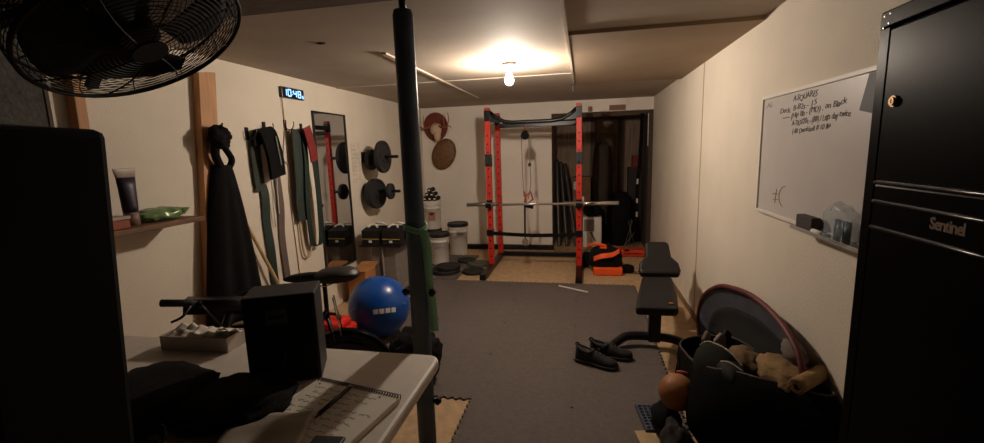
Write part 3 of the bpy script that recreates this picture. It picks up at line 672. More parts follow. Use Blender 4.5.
# loose brown papers
def sheet(x, y, rz, sx, sy, z, seed, label, mt):
    T = frame((x, y, z), rz); b = B()
    grid(b, lambda u, v: T @ V(((u-.5)*sx, (v-.5)*sy, .006+.010*noise.noise(V((u*3+seed, v*3, seed)))+.012*(u*(1-u))*noise.noise(V((v*5, seed, 1))))), 14, 14)
    one('paper_sheet', b, mt, label, 'paper', smooth=True, solid=.0012)
sheet(-.83, .92, .35, .22, .2, tz+.028, 2, 'crumpled tan paper sheet over the left edge of the notebook', m('kraft_paper', (150, 138, 124), .85))
sheet(-1.0, .86, -.2, .24, .22, tz+.004, 5, 'tan paper sheet lying on the table left of the notebook', K['kraft_paper'])
b = B(); T2 = frame((-.645, .93, tz+.026), .1); bx(b, -.042, .042, -.02, .02, 0, .010, T2); one('phone', b, BLK, 'small black handset at the bottom edge of the notebook', 'phone', bev=.004)
# dark bags and cables on table
b = B(); blob(b, (-1.33, 1.0, .785), (.20, .20, .055), 41, .22, 1.6, pw=.85, sub=4, flat=tz+.002); one('black_jacket_heap', b, FAB, 'black crumpled cloth heap on the table left of the speaker', 'cloth', smooth=True)
b = B(); blob(b, (-1.05, 1.06, .772), (.19, .15, .042), 43, .2, 1.3, sub=4, flat=tz+.002); one('case_shade_fill', b, FAB, 'black soft case filling in the shadow on the table before the speaker', 'case', smooth=True)  # soft case, widened so its black also fills in the speaker's shadow
random.seed(9)
b = B()
for k in range(3):
    p = [(-1.25+random.uniform(-.15, .2), .95+random.uniform(-.12, .2), tz+.008+.05*random.random()) for _ in range(7)]
    tube(b, curve(p, 8), .005, 6)
one('cable_tangle', b, BLK, 'tangle of thin black cables over the cloth on the table', 'cable', smooth=True)
# white tray with papers
t = thing('paper_tray', 'shallow white tray with crumpled papers on the far edge of the table', 'tray', (-1.55, 1.4, tz))
Tt = frame((-1.53, 1.45, tz), .05)
b = B(); bx(b, -.15, .15, -.05, .05, .001, .008, Tt); bx(b, -.15, .15, -.052, -.046, .001, .06, Tt); bx(b, -.15, .15, .046, .052, .001, .06, Tt); bx(b, -.152, -.146, -.05, .05, .001, .06, Tt); bx(b, .146, .152, -.05, .05, .001, .06, Tt); obj('tray_shell', b, m('tray_white', (176, 166, 154), .7), t)
for k in range(5):
    b = B(); T3 = Tt @ frame((-.09+.055*k, 0, .055+.005*k), .2*k, .5-.2*k, .35); grid(b, lambda u, v: T3 @ V(((u-.5)*.08, (v-.5)*.08, .012*noise.noise(V((u*4+k, v*4, k))))), 8, 8); obj('paper', b, PAPER, t, True, solid=.001)

# ================================================================== TALL CASE, LEFT EDGE
t = thing('tall_case', 'tall black upright case leaning at the left edge under the fan', 'case', (-1.2, .58, 0))
T = frame((-.995, .60, .0), 0, 0, .085)
b = B(); bx(b, -.46, 0, -.14, .08, .02, 1.565, T); obj('case_shell', b, m('case_black', (7, 7, 9), .85, spec=.2), t, bev=.015)
b = B(); bx(b, -.2, -.194, -.144, -.139, .02, 1.56, T); obj('seam', b, BLK, t)
b = B(); bx(b, -.44, -.02, -.12, .06, 0, .022, T); obj('foot', b, BLK, t)

# ================================================================== FAN
fc = V((-1.448, 1.299, 1.905)); fn = V((.596, .053, -1)).normalized(); FR = .33
T = axes(fc, V((0, 1, 0)).cross(fn), fn.cross(V((0, 1, 0)).cross(fn)))    # z axis = fn (front)
t = thing('wire_cage_fan', 'large black wire cage fan mounted high at the upper left', 'fan', fc)
def ringp(r, z, n=56): return [T @ V((r*math.cos(2*PI*k/n), r*math.sin(2*PI*k/n), z)) for k in range(n)]
def gz(r, d): return d*(1-(r/FR)**2)
b = B(); tube(b, ringp(FR, 0), .007, 6, True); tube(b, ringp(FR, -.075), .006, 6, True); obj('cage_rim', b, m('fan_wire', (10, 10, 11), .6, spec=.2), t, True)
b = B()
for k in range(9): tube(b, ringp(FR+.006*math.sin(PI*k/8), -.075*k/8), .0017, 4, True)
for k in range(12):
    a = 2*PI*k/12; tube(b, [T @ V((FR*math.cos(a), FR*math.sin(a), 0)), T @ V(((FR+.008)*math.cos(a+.04), (FR+.008)*math.sin(a+.04), -.038)), T @ V((FR*math.cos(a+.1), FR*math.sin(a+.1), -.075))], .002, 4)
obj('side_wires', b, m('fan_wire', (10, 10, 11), .6, spec=.2), t)
for nm, z0, dd in (('front_grille', 0, .05), ('rear_grille', -.075, -.06)):
    b = B()
    for k in range(20):
        r = .05+(FR-.05)*k/20; tube(b, ringp(r, z0+gz(r, dd), 44), .0017, 4, True)
    for k in range(8):
        a = 2*PI*k/8+.2; tube(b, [T @ V((r*math.cos(a+(FR-r)*.8), r*math.sin(a+(FR-r)*.8), z0+gz(r, dd))) for r in [.04+(FR-.04)*j/6 for j in range(7)]], .0028, 4)
    cyl(b, T @ V((0, 0, z0+dd-.004)), T @ V((0, 0, z0+dd+.004)), .055, n=24)
    obj(nm, b, m('fan_wire', (10, 10, 11), .6, spec=.2), t)
BLD = m('fan_blade', (12, 12, 15), .7, spec=.2)
for k in range(4):
    a0 = 2*PI*k/4+.55; b = B()
    def f(u, v):
        r = .05+.245*u; half = (.34+.40*math.sin(min(1, u*1.1)*PI*.55))*(1-.25*max(0, u-.8)/.2); a = a0+(v-.5)*2*half
        return T @ V((r*math.cos(a), r*math.sin(a), -.04+.05*(v-.5)))
    grid(b, f, 10, 8); obj('blade', b, BLD, t, True, solid=.003)
b = B(); cyl(b, T @ V((0, 0, -.06)), T @ V((0, 0, -.0)), .06, n=24); obj('hub', b, BLK, t)
b = B(); cyl(b, T @ V((0, 0, -.24)), T @ V((0, 0, -.10)), .085, n=28); cyl(b, T @ V((0, 0, -.10)), T @ V((0, 0, -.06)), .03, n=16); obj('motor', b, m('fan_wire', (10, 10, 11), .6, spec=.2), t, bev=.01)
b = B(); bar(b, T @ V((-.33, -.05, -.04)), T @ V((0, 0, -.12)), .035, .02, fn); bar(b, T @ V((.33, .05, -.04)), T @ V((0, 0, -.12)), .035, .02, fn); obj('support_strut', b, m('fan_wire', (10, 10, 11), .6, spec=.2), t)
b = B(); a1 = T @ V((0, 0, -.2)); bar(b, a1, (XL+.03, 1.25, 1.93), .05, .03); box(b, (XL+.037, 1.25, 1.93), (.014, .14, .2)); obj('wall_arm', b, m('fan_wire', (10, 10, 11), .6, spec=.2), t, bev=.004)

# ================================================================== SHELF + ITEMS
t = thing('wall_shelf', 'brown wooden shelf on the left wall beside the pine stud', 'shelf', (XL+.12, 1.9, 1.14))
b = B(); bx(b, XL, XL+.235, 1.55, 2.205, 1.145, 1.172); obj('board', b, SHELFW, t, bev=.003)
for y in (1.68,):
    b = B(); prism(b, [(XL, y-.015, 1.145), (XL+.2, y-.015, 1.145), (XL+.19, y-.015, 1.12), (XL, y-.015, 1.0)], (0, 1, 0), .03); obj('bracket', b, SHELFW, t)
sz = 1.172
t = thing('lotion_tube', 'dark purple tube standing on its cap on the brown shelf', 'bottle', (XL+.13, 1.85, sz))
def sec(z, rx, ry): return [V((XL+.13+rx*math.cos(2*PI*k/20), 1.86+ry*math.sin(2*PI*k/20), sz+z)) for k in range(20)]
def loft(secs):
    b = B(); R = [[b.verts.new(p) for p in s] for s in secs]
    for a, c in zip(R, R[1:]):
        for k in range(len(a)): b.faces.new((a[k], a[(k+1) % len(a)], c[(k+1) % len(a)], c[k]))
    b.faces.new(R[0]); b.faces.new(R[-1]); return b
obj('cap', loft([sec(0, .034, .034), sec(.07, .033, .033)]), m('tube_cap', (128, 104, 92), .5), t, True)
obj('tube_body', loft([sec(.07, .033, .033), sec(.10, .034, .036), sec(.20, .026, .044), sec(.25, .018, .050)]), m('tube_purple', (40, 30, 52), .45), t, True)
obj('crimp', loft([sec(.25, .018, .050), sec(.292, .006, .06), sec(.297, .005, .06)]), m('tube_pale', (176, 164, 150), .5), t, True)
t = thing('snack_bag', 'shiny green snack bag lying on the brown shelf', 'bag', (XL+.11, 2.03, sz))
b = B(); blob(b, (XL+.11, 2.03, sz+.034), (.07, .13, .038), 51, .2, 2.2, pw=.85, sub=4, flat=sz+.001); obj('bag_body', b, m('green_foil', (110, 136, 92), .25, .2, var=.35, scale=18), t, True)
b = B(); prism(b, [(XL+.06, 2.15, sz+.02), (XL+.16, 2.15, sz+.02), (XL+.155, 2.19, sz+.05), (XL+.065, 2.19, sz+.05)], (0, -.5, 1), .004); obj('crimped_end', b, m('green_pale', (150, 176, 130), .35), t)
b = B(); bx(b, XL+.09, XL+.19, 1.70, 1.80, sz, sz+.045); one('small_box', b, m('orange_card', (150, 76, 40), .6), 'small orange-brown box on the shelf left of the purple tube', 'box', bev=.003)
b = B(); bx(b, XL+.10, XL+.20, 1.69, 1.80, sz+.045, sz+.062); one('soap_pack', b, m('white_red', (170, 150, 140), .6), 'flat pale packet on top of the orange-brown box', 'packet', bev=.003)

# ================================================================== HANGING THINGS ON LEFT WALL
# black coat on the stud
t = thing('black_coat', 'long black coat hanging from the pine stud on the left wall', 'coat', (XL+.12, 2.5, .42))
X0 = XL+.055
def coat(u, v):
    z = 1.46-1.05*v
    half = .06+.19*v**.75
    a = (u-.5)*2
    y = 2.55-.02*v+a*half
    x = X0+.02+.085*(1-a*a)**.5*(.5+.5*v)+.018*math.sin(a*9+v*2)*v
    return V((x, y, z))
b = B(); grid(b, coat, 36, 24)
bb = B()
obj('coat_body', b, FAB, t, True, solid=.012)
b = B(); grid(b, lambda u, v: V((X0+.004, 2.55-.02*v+(u-.5)*2*(.06+.19*v**.75), 1.46-1.05*v)), 8, 8); obj('coat_back', b, FAB, t, True, solid=.006)
b = B(); tube(b, curve([(X0+.04, 2.52, 1.45), (X0+.05, 2.48, 1.53), (X0+.05, 2.50, 1.62)], 6), .026, 8); tube(b, curve([(X0+.04, 2.59, 1.44), (X0+.06, 2.60, 1.50), (X0+.05, 2.54, 1.60)], 6), .02, 8); obj('shoulder_strap', b, FAB, t, True)
b = B(); blob(b, (X0+.06, 2.52, 1.64), (.05, .085, .075), 61, .3, 2.0, sub=4); obj('hood', b, FAB, t, True)
b = B(); tube(b, curve([(XL+.055, 2.52, 1.70), (XL+.13, 2.52, 1.70), (XL+.15, 2.52, 1.73)], 4), .006, 6); one('coat_hook', b, BLKM, 'dark hook on the pine stud holding the black coat', 'hook')
# wooden dowel leaning
b = B(); tube(b, [(XL+.10, 3.19, .02), (XL+.016, 2.68, 1.22)], .013, 10); one('wooden_dowel', b, m('dowel', (196, 164, 122), .6), 'long pale wooden dowel leaning on the wall beside the black coat', 'dowel')
def hook(y, z, label):
    b = B(); tube(b, curve([(XL, y, z+.05), (XL+.02, y, z+.0), (XL+.06, y, z-.005), (XL+.085, y, z+.03), (XL+.085, y, z+.06)], 5), .005, 6); box(b, (XL+.004, y, z+.03), (.008, .03, .09)); one('wall_hook', b, BLKM, label, 'hook', 'hooks on the left wall')
hook(2.90, 1.65, 'left steel hook behind the padded black belt')
hook(3.09, 1.70, 'steel hook with its curved tip above the padded black belt')
# dip belt
t = thing('dip_belt', 'black padded lifting belt folded over a hook with hanging straps', 'belt', (XL+.06, 3.0, 1.3))
b = B(); ribbon(b, curve([(XL+.045, 2.985, 1.60), (XL+.05, 2.99, 1.69), (XL+.075, 3.0, 1.71), (XL+.095, 3.02, 1.66), (XL+.105, 3.05, 1.50), (XL+.10, 3.065, 1.35)], 6), (.0, .165, .03), .024); obj('padded_belt', b, FAB, t, bev=.006)
b = B(); ribbon(b, [(XL+.122, 3.06, 1.66), (XL+.124, 3.09, 1.44)], (0, .014, 0), .004); obj('belt_edge', b, m('edge_grey', (96, 108, 98), .6), t)
b = B(); ribbon(b, curve([(XL+.05, 3.00, 1.67), (XL+.035, 2.97, 1.68), (XL+.022, 2.95, 1.62), (XL+.022, 2.945, 1.45), (XL+.022, 2.955, 1.25)], 6), (.0, .10, 0), .012); obj('rear_flap', b, m('belt_grey_green', (48, 54, 48), .9), t)
b = B()
for y, zz in ((3.06, .95), (3.12, 1.05)): tube(b, curve([(XL+.05, y, 1.4), (XL+.03, y+.01, 1.2), (XL+.02, y+.02, zz)], 6), .005, 6)
obj('white_cord', b, m('cord_white', (200, 190, 180), .8), t)
b = B(); ribbon(b, curve([(XL+.012, 2.99, 1.3), (XL+.02, 3.0, 1.2), (XL+.015, 2.99, 1.0), (XL+.02, 3.0, .8), (XL+.015, 3.01, .55), (XL+.02, 3.03, .3)], 8), (.01, .075, 0), .006); one('resistance_band', b, DGREEN, 'long dark green resistance band hanging behind the padded black belt', 'exercise band', 'resistance bands hanging on the left wall')
b = B(); ribbon(b, curve([(XL+.015, 3.165, 1.36), (XL+.02, 3.17, 1.1), (XL+.015, 3.15, .85), (XL+.02, 3.16, .5)], 8), (.01, .06, 0), .006); one('resistance_band', b, m('grey_brown_band', (92, 78, 72), .7), 'long grey-brown band hanging right beside the padded black belt', 'exercise band', 'resistance bands hanging on the left wall')
# clock
t = thing('wall_clock', 'small digital clock with blue glowing digits high on the left wall', 'clock', (XL+.015, 3.46, 1.985))
cy0, cy1, cz0, cz1 = 3.315, 3.61, 1.985, 2.072
b = B(); bx(b, XL, XL+.03, cy0, cy1, cz0, cz1); obj('clock_case', b, m('clock_case', (10, 12, 22), .3), t, bev=.004)
LED = bpy.data.materials.new('led'); LED.use_nodes = True; lb = LED.node_tree.nodes['Principled BSDF']
lb.inputs['Base Color'].default_value = (.3, .6, 1, 1); lb.inputs['Emission Color'].default_value = (.28, .58, 1, 1); lb.inputs['Emission Strength'].default_value = 1.6
SEG = {'0': 'abcdef', '1': 'bc', '4': 'fgbc', '8': 'abcdefg', '2': 'abged', '6': 'afgedc', '7': 'abc'}
b = B(); xf = XL+.0305
def digit(ch, y, z, w, h, s):
    P = {'a': ((0, h), (w, h)), 'b': ((w, h), (w, h/2)), 'c': ((w, h/2), (w, 0)), 'd': ((0, 0), (w, 0)), 'e': ((0, 0), (0, h/2)), 'f': ((0, h/2), (0, h)), 'g': ((0, h/2), (w, h/2))}
    for k in SEG[ch]:
        (a0, a1), (c0, c1) = P[k]; bar(b, (xf, y+a0, z+a1), (xf, y+c0, z+c1), s, .002, (1, 0, 0))
for ch, y in (('1', 3.335), ('0', 3.392), ('4', 3.465), ('8', 3.525)): digit(ch, y, 2.002, .036, .052, .010)
digit('6', 3.583, 1.998, .016, .022, .005)
for z in (2.018, 2.04): box(b, (xf, 3.447, z), (.002, .008, .008))
obj('digits', b, LED, t)
b = B(); tube(b, curve([(XL+.012, 3.33, 1.985), (XL+.006, 3.335, 1.75), (XL+.006, 3.28, 1.5), (XL+.006, 3.33, 1.42), (XL+.006, 3.31, 1.2), (XL+.006, 3.33, .7), (XL+.006, 3.35, .1)], 8), .004, 6); obj('power_cord', b, m('cord_brown', (150, 124, 98), .7), t)
# hooks with bands
hook(3.345, 1.73, 'steel hook carrying the left side of the green bands')
hook(3.56, 1.71, 'steel hook carrying the right side of the green and red bands')
GB = 'resistance bands hanging on the left wall'
b = B(); ribbon(b, curve([(XL+.045, 3.44, 1.72), (XL+.045, 3.43, 1.5), (XL+.04, 3.41, 1.15), (XL+.04, 3.41, .95)], 6), (.0, .13, 0), .012); ribbon(b, curve([(XL+.06, 3.37, 1.73), (XL+.062, 3.36, 1.4), (XL+.055, 3.34, 1.05)], 6), (.0, .05, 0), .008)
one('resistance_band', b, m('grey_green_band', (36, 48, 44), .7), 'wide grey-green band hanging from the left band hook beside the mirror', 'exercise band', GB)
b = B(); ribbon(b, curve([(XL+.062, 3.50, 1.73), (XL+.065, 3.50, 1.45), (XL+.06, 3.47, 1.1), (XL+.055, 3.49, .76), (XL+.06, 3.55, .70), (XL+.075, 3.60, .76), (XL+.08, 3.61, 1.2), (XL+.085, 3.57, 1.6), (XL+.08, 3.54, 1.72)], 6), (.0, .06, .0), .008)
one('resistance_band', b, DGREEN, 'long dark green band looped low, hanging right beside the mirror', 'exercise band', GB)
b = B(); ribbon(b, curve([(XL+.095, 3.50, 1.75), (XL+.10, 3.52, 1.68), (XL+.10, 3.555, 1.55), (XL+.098, 3.57, 1.46)], 6), (.0, .10, .03), .01)
one('resistance_band', b, REDB, 'short red band draped over the green bands beside the mirror', 'exercise band', GB)
b = B(); tube(b, curve([(XL+.022, 3.40, 1.73), (XL+.022, 3.385, 1.2), (XL+.025, 3.39, .72), (XL+.028, 3.44, .62), (XL+.028, 3.50, .70), (XL+.022, 3.50, 1.2), (XL+.022, 3.45, 1.72)], 8), .009, 6); one('rope_loop', b, m('rope_beige', (190, 168, 132), .9), 'beige rope loop hanging below the green bands', 'rope', smooth=True)
# mirror
my0, my1, mz0, mz1 = 3.733, 4.301, .370, 1.911
t = thing('wall_mirror', 'tall narrow mirror in a thin black frame on the left wall', 'mirror', (XL+.01, 3.89, mz0))
MIR = m('mirror_glass', (200, 200, 200), .02, 1, var=.01)
b = B(); bx(b, XL+.002, XL+.012, my0+.01, my1-.01, mz0+.01, mz1-.01); obj('glass', b, MIR, t)
b = B()
for a in ((my0, my1, mz0, mz0+.014), (my0, my1, mz1-.014, mz1), (my0, my0+.014, mz0, mz1), (my1-.014, my1, mz0, mz1)): bx(b, XL, XL+.022, *a)
obj('frame', b, BLK, t, bev=.002)
# note paper beside mirror
t = thing('wall_note', 'thin pale paper list taped on the wall right of the mirror', 'paper', (XL+.002, 4.32, 1.2))
b = B(); bx(b, XL, XL+.002, 4.40, 4.58, 1.2, 1.64); obj('sheet', b, m('note_paper', (208, 196, 178), .85), t)
b = B(); random.seed(5)
for r in range(9):
    y = 4.42; z = 1.60-.045*r
    while y < 4.42+.13*random.uniform(.3, 1):
        tube(b, [(XL+.0025, y+.004*k, z+random.uniform(-.006, .006)) for k in range(7)], .0009, 4); y += .036
obj('scribbles', b, m('faint_pencil', (130, 122, 116), .8), t)

# ================================================================== BALL, BIKE, RED BIN
t = thing('exercise_ball', 'shiny blue exercise ball on the floor behind the table', 'exercise ball', (-1.64, 3.26, .012))
bc = V((-1.645, 3.24, .262)); br = .249
b = B(); bmesh.ops.create_uvsphere(b, u_segments=48, v_segments=32, radius=br); bmesh.ops.translate(b, verts=b.verts, vec=bc); obj('ball_skin', b, BLUE, t, True)
vd = (V((0, 0, 1.5))-bc).normalized(); rt = vd.cross(V((0, 0, 1))).normalized()*-1; upv = rt.cross(vd)*-1
if upv.z < 0: upv = -upv
def onball(a, e, r=br+.0008):
    d = (vd*math.cos(e)*math.cos(a)+rt*math.cos(e)*math.sin(a)+upv*math.sin(e)); return bc+d*r
if onball(.3, 0).x < onball(-.3, 0).x: rt = -rt
for k in range(4):
    a0 = -.20+.19*k
    b = B(); grid(b, lambda u, v: onball(a0+.15*u, -.24+.15*v), 4, 4); obj('white_square', b, WPL, t, solid=.001)
b = B()
for s in (-1, 1): tube(b, [onball(s*(.85+.04*k), -.02+.05*math.sin(k)) for k in range(5)], .003, 5)
obj('pale_mark', b, m('pale_blue', (130, 160, 190), .5), t)
# bike
t = thing('bicycle', 'small black bicycle parked between the table and the left wall', 'bicycle', (-1.65, 2.05, 0))
rw = V((-1.33, 2.15, .26)); fw = V((-1.95, 1.86, .26)); dr = (fw-rw).normalized(); sd = V((-dr.y, dr.x, 0))
def wheel(c, nm):
    b = B(); tube(b, [c+dr*.236*math.cos(a)+V((0, 0, .236*math.sin(a))) for a in [2*PI*k/48 for k in range(48)]], .023, 10, True); w = obj(nm, b, RUB, t, True)
    b = B(); tube(b, [c+dr*.21*math.cos(a)+V((0, 0, .21*math.sin(a))) for a in [2*PI*k/48 for k in range(48)]], .009, 6, True)
    for k in range(20):
        a = 2*PI*k/20; tube(b, [c+sd*(.02 if k % 2 else -.02), c+dr*.21*math.cos(a)+V((0, 0, .21*math.sin(a)))], .0014, 4)
    cyl(b, c-sd*.035, c+sd*.035, .018, n=12); obj('rim', b, STEEL, w)
wheel(rw, 'rear_wheel'); wheel(fw, 'front_wheel')
bb_ = rw+dr*.30+V((0, 0, -.0)); st = rw+dr*.07+V((0, 0, .53)); hd = fw-dr*.13+V((0, 0, .43)); hb = fw-dr*.06+V((0, 0, .28))
b = B()
tube(b, [st-V((0, 0, .14)), bb_], .015, 8); tube(b, [bb_, hb], .019, 8); tube(b, [st-V((0, 0, .16)), hd-V((0, 0, .08))], .015, 8); tube(b, [hd, hb], .019, 8)
for s in (-.04, .04): tube(b, [bb_+sd*s*.4, rw+sd*s], .009, 6); tube(b, [st-V((0, 0, .18))+sd*s*.3, rw+sd*s], .008, 6)
obj('frame', b, BLKM, t, True)
b = B()
for s in (-.045, .045): tube(b, [hb+sd*s, fw+sd*s], .012, 8)
tube(b, [hb-sd*.045, hb+sd*.045], .012, 8); obj('fork', b, BLKM, t, True)
b = B(); tube(b, [st-V((0, 0, .2)), st+V((0, 0, .03))], .0125, 10); obj('seat_post', b, BLKM, t, True)
sp = st+V((0, 0, .06)); b = B(); Rm = Matrix((dr, sd, V((0, 0, 1)))).transposed()
blob(b, sp-dr*.07, (.12, .09, .042), 71, .05, pw=.9, sub=4, mtx=Rm); blob(b, sp+dr*.07, (.14, .034, .028), 72, .03, sub=3, mtx=Rm); obj('saddle', b, m('saddle_vinyl', (24, 22, 22), .5), t, True)
b = B()
for s in (-.03, .03): tube(b, curve([sp+dr*.1+sd*s*.5-V((0, 0, .02)), sp-V((0, 0, .05))+sd*s, sp-dr*.09+sd*s-V((0, 0, .02))], 5), .004, 6)
for s in (-.02, .03): tube(b, [rw+sd*s*1.5+V((0, 0, .25)), st+sd*s-V((0, 0, .06))-dr*.04], .004, 6)
obj('saddle_rail', b, CHROME, t, True)
hs = hd+V((0, 0, .08)); b = B(); tube(b, [hd, hs], .014, 8)
L1 = V((-1.985, 1.68, .825)); R1 = hs+V((.22, .24, .0))
tube(b, curve([L1+V((.10, .04, -.01)), hs+V((-.05, -.10, .02)), hs, hs+V((.1, .13, .02)), R1], 5), .012, 8); bar(b, hs+V((-.12, -.14, .01)), hs+V((.14, .02, -.03)), .08, .07); obj('handlebar', b, BLKM, t, True)
b = B(); tube(b, [L1, L1+V((.13, .05, -.012))], .018, 10); obj('grip', b, RUB, t, True)
b = B(); tube(b, [R1, R1+V((.08, .08, 0))], .018, 10); obj('grip', b, RUB, t, True)
b = B(); tube(b, curve([L1+V((.12, .06, -.01)), L1+V((.14, -.02, -.05)), L1+V((.08, -.03, -.08))], 5), .007, 6); tube(b, curve([hs+V((-.05, -.1, .02)), hs+V((.05, -.2, .03)), hs+V((.12, -.05, -.25))], 6), .004, 6); obj('brake_lever', b, BLKM, t, True)
b = B(); cyl(b, bb_-sd*.05, bb_-sd*.04, .075, n=24); tube(b, [bb_+sd*.06, bb_+sd*.06+V((dr.x*.1, dr.y*.1, -.10))], .009, 6); tube(b, [bb_-sd*.06, bb_-sd*.06-V((dr.x*.1, dr.y*.1, -.10))], .009, 6); obj('crank', b, STEEL, t)
for s in (-1, 1):
    c = bb_-sd*s*.1-V((dr.x*.1, dr.y*.1, -.10))*s; b = B(); bx(b, -.045, .045, -.03, .03, -.01, .01, Matrix.Translation(c)); obj('pedal', b, BLK, t, bev=.003)
b = B(); ff = []
for k in range(13):
    a = math.radians(15+k*11); ff.append(rw-dr*.268*math.cos(a)+V((0, 0, .268*math.sin(a))))
ribbon(b, ff, sd*.062, .004); obj('mudguard', b, GLOSSB, t, True)
b = B(); cyl(b, rw+sd*.034, rw+sd*.038, .205, n=32); cyl(b, rw-sd*.038, rw-sd*.034, .205, n=32); obj('wheel_cover', b, BLK, t)
# red bin
t = thing('red_tub', 'red plastic tub with dark handle on the floor left of the blue ball', 'tub', (-1.85, 2.8, 0))
b = B(); prism(b, rrect(-2.0, -1.67, 2.68, 2.95, .06, .013), (0, 0, 1), .24); obj('tub_body', b, m('red_plastic', (214, 40, 24), .45), t, bev=.02)
b = B(); prism(b, rrect(-1.97, -1.7, 2.71, 2.92, .05, .25), (0, 0, 1), .06); obj('lid', b, K['red_plastic'], t, bev=.025)
b = B(); tube(b, curve([(-1.92, 2.815, .31), (-1.9, 2.815, .345), (-1.77, 2.815, .345), (-1.75, 2.815, .31)], 5), .012, 8); obj('handle', b, BLK, t, True)
b = B(); blob(b, (-1.10, 2.62, .16), (.17, .15, .17), 81, .25, 2, pw=.8, sub=4, flat=.013); one('gym_bag', b, FAB, 'black gym bag on the floor between the bicycle and the steel post', 'bag', smooth=True)

# ================================================================== DUFFEL ON THE RIGHT
t = thing('duffel_bag', 'large open black duffel bag with red-trimmed lid leaning on the right wall', 'duffel bag', (.77, 2.22, .012))
NAVY = m('navy_lining', (72, 74, 86), .85, var=.2, scale=10, bump=.4, bscale=90)
TRIM = m('red_piping', (92, 30, 28), .6)
arc = curve([(3.36, .05), (3.40, .22), (3.27, .42), (3.0, .575), (2.75, .655), (2.45, .70), (2.2, .705), (2.02, .66), (1.92, .57), (1.90, .45)], 6) if False else None
ap = [V((0, y, z)) for y, z in ((3.38, .05), (3.46, .2), (3.35, .40), (3.02, .58), (2.72, .665), (2.42, .715), (2.14, .715), (1.95, .67), (1.86, .59), (1.87, .50))]
ac = curve(ap, 6)
def lid(u, v):
    p = ac[min(len(ac)-1, int(round(u*(len(ac)-1))))]; base = V((0, 3.25-1.25*u, .16+.26*u)); q = p.lerp(base, v)
    x = .865+.08*math.sin(min(1, v*1.4)*PI/2)+.006*noise.noise(V((u*9, v*6, 1)))
    return V((min(x, XR-.012), q.y, q.z))
b = B(); grid(b, lid, len(ac)-1, 14); obj('lid_lining', b, NAVY, t, True, solid=.008)
b = B(); grid(b, lambda u, v: lid(.05+.88*u, .34+.62*v)+V((-.012, 0, 0)), 50, 8); obj('mesh_pocket', b, m('mesh_black', (14, 14, 16), .95, bump=.5, bscale=300), t, True, solid=.004)
b = B(); tube(b, [V((.862, p.y, p.z)) for p in ac], .014, 10); obj('lid_piping', b, TRIM, t, True)
# body : open tub
FP = curve([(.555, 2.50, .36), (.565, 2.25, .41), (.60, 2.06, .48), (.69, 1.96, .515), (.80, 1.865, .53), (.90, 1.765, .545), (.937, 1.80, .55), (.938, 2.1, .47), (.935, 2.5, .38), (.88, 2.74, .35), (.70, 2.76, .34), (.58, 2.68, .34)], 5, True)
FC = V((.77, 2.22, 0))
def body(u, v):
    k = u*len(FP); i0 = int(k) % len(FP); p = FP[i0].lerp(FP[(i0+1) % len(FP)], k-int(k))
    d = (V((p.x, p.y, 0))-FC); dl = d.normalized()
    near = max(0, -dl.y*.8-dl.x*.25)
    out = math.sin(min(1, v)*PI)**.8*(.03+.14*near)-.03*(1-v)
    q = V((p.x, p.y, 0))+dl*(out+.012*noise.noise(V((dl.x*3, dl.y*3, v*4))))
    return V((min(q.x, XR-.01), q.y, .014+(p.z-.014)*v+.008*v*noise.noise(V((dl.x*4, dl.y*4, 7)))))
b = B(); grid(b, body, 60, 14, True); bt = B()
obj('bag_body', b, m('duffel_black', (8, 8, 9), .95, var=.3, bump=.4, bscale=160, spec=.08), t, True, solid=.01)
b = B(); prism(b, [body(k/40, 0)+V((0, 0, .002)) for k in range(40)], (0, 0, 1), .01); obj('bag_floor', b, FAB, t)
b = B(); tube(b, [body(k/60, 1) for k in range(60)], .006, 8, True); obj('rim_piping', b, m('brown_piping', (58, 36, 28), .6), t, True)
b = B(); ribbon(b, curve([(.535, 2.5, .3), (.51, 2.47, .2), (.50, 2.4, .14), (.50, 2.34, .2), (.52, 2.3, .3)], 6), (.0, .03, .03), .006); obj('carry_strap', b, FAB, t)
# contents
b = B(); blob(b, (.835, 1.98, .52), (.085, .14, .06), 91, .22, 2.2, sub=4); one('tan_blanket', b, TAN, 'tan fleece blanket bulging out of the near end of the duffel bag', 'blanket', smooth=True)
b = B(); T = frame((.875, 1.83, .575), -.85)
grid(b, lambda u, v: T @ V((.034*math.cos(2*PI*u*1.6)*(.4+.4*u), (v-.5)*.2, .034*math.sin(2*PI*u*1.6)*(.4+.4*u))), 30, 8); one('rolled_towel', b, TAN, 'rolled tan towel end on top of the tan blanket in the duffel', 'towel', smooth=True, solid=.014)
b = B(); blob(b, (.80, 2.30, .40), (.09, .12, .08), 93, .2, 2.2, sub=4); one('tan_shirt', b, m('tan_dull', (112, 88, 62), .95), 'dull tan crumpled shirt in the middle of the duffel bag', 'clothing', smooth=True)
b = B(); blob(b, (.895, 2.02, .60), (.04, .09, .05), 95, .25, 2.2, sub=3); one('grey_glove', b, m('grey_cloth', (104, 96, 90), .95), 'grey crumpled cloth at the wall side of the duffel bag', 'cloth', smooth=True)
for k, (x, y, c, nm) in enumerate(((.74, 2.50, (150, 140, 128), 'pale'), (.79, 2.56, (40, 30, 32), 'dark'), (.68, 2.52, (118, 108, 98), 'greyish'))):
    b = B(); T = frame((x, y, .36), .4+.2*k); prism(b, [T @ V(p) for p in ((-.02, 0, -.14), (.03, 0, -.14), (.045, 0, .08), (.01, 0, .11), (-.03, 0, .07))], T.to_3x3() @ V((0, 1, .2)), .02)
    one('folded_strap', b, m('strap_'+nm, c, .9), nm+' strap end standing up among the clothes in the duffel', 'strap', bev=.006)
t = thing('olive_helmet', 'dark olive rounded helmet with a pale rim at the left end of the duffel', 'helmet', (.64, 2.22, .33))
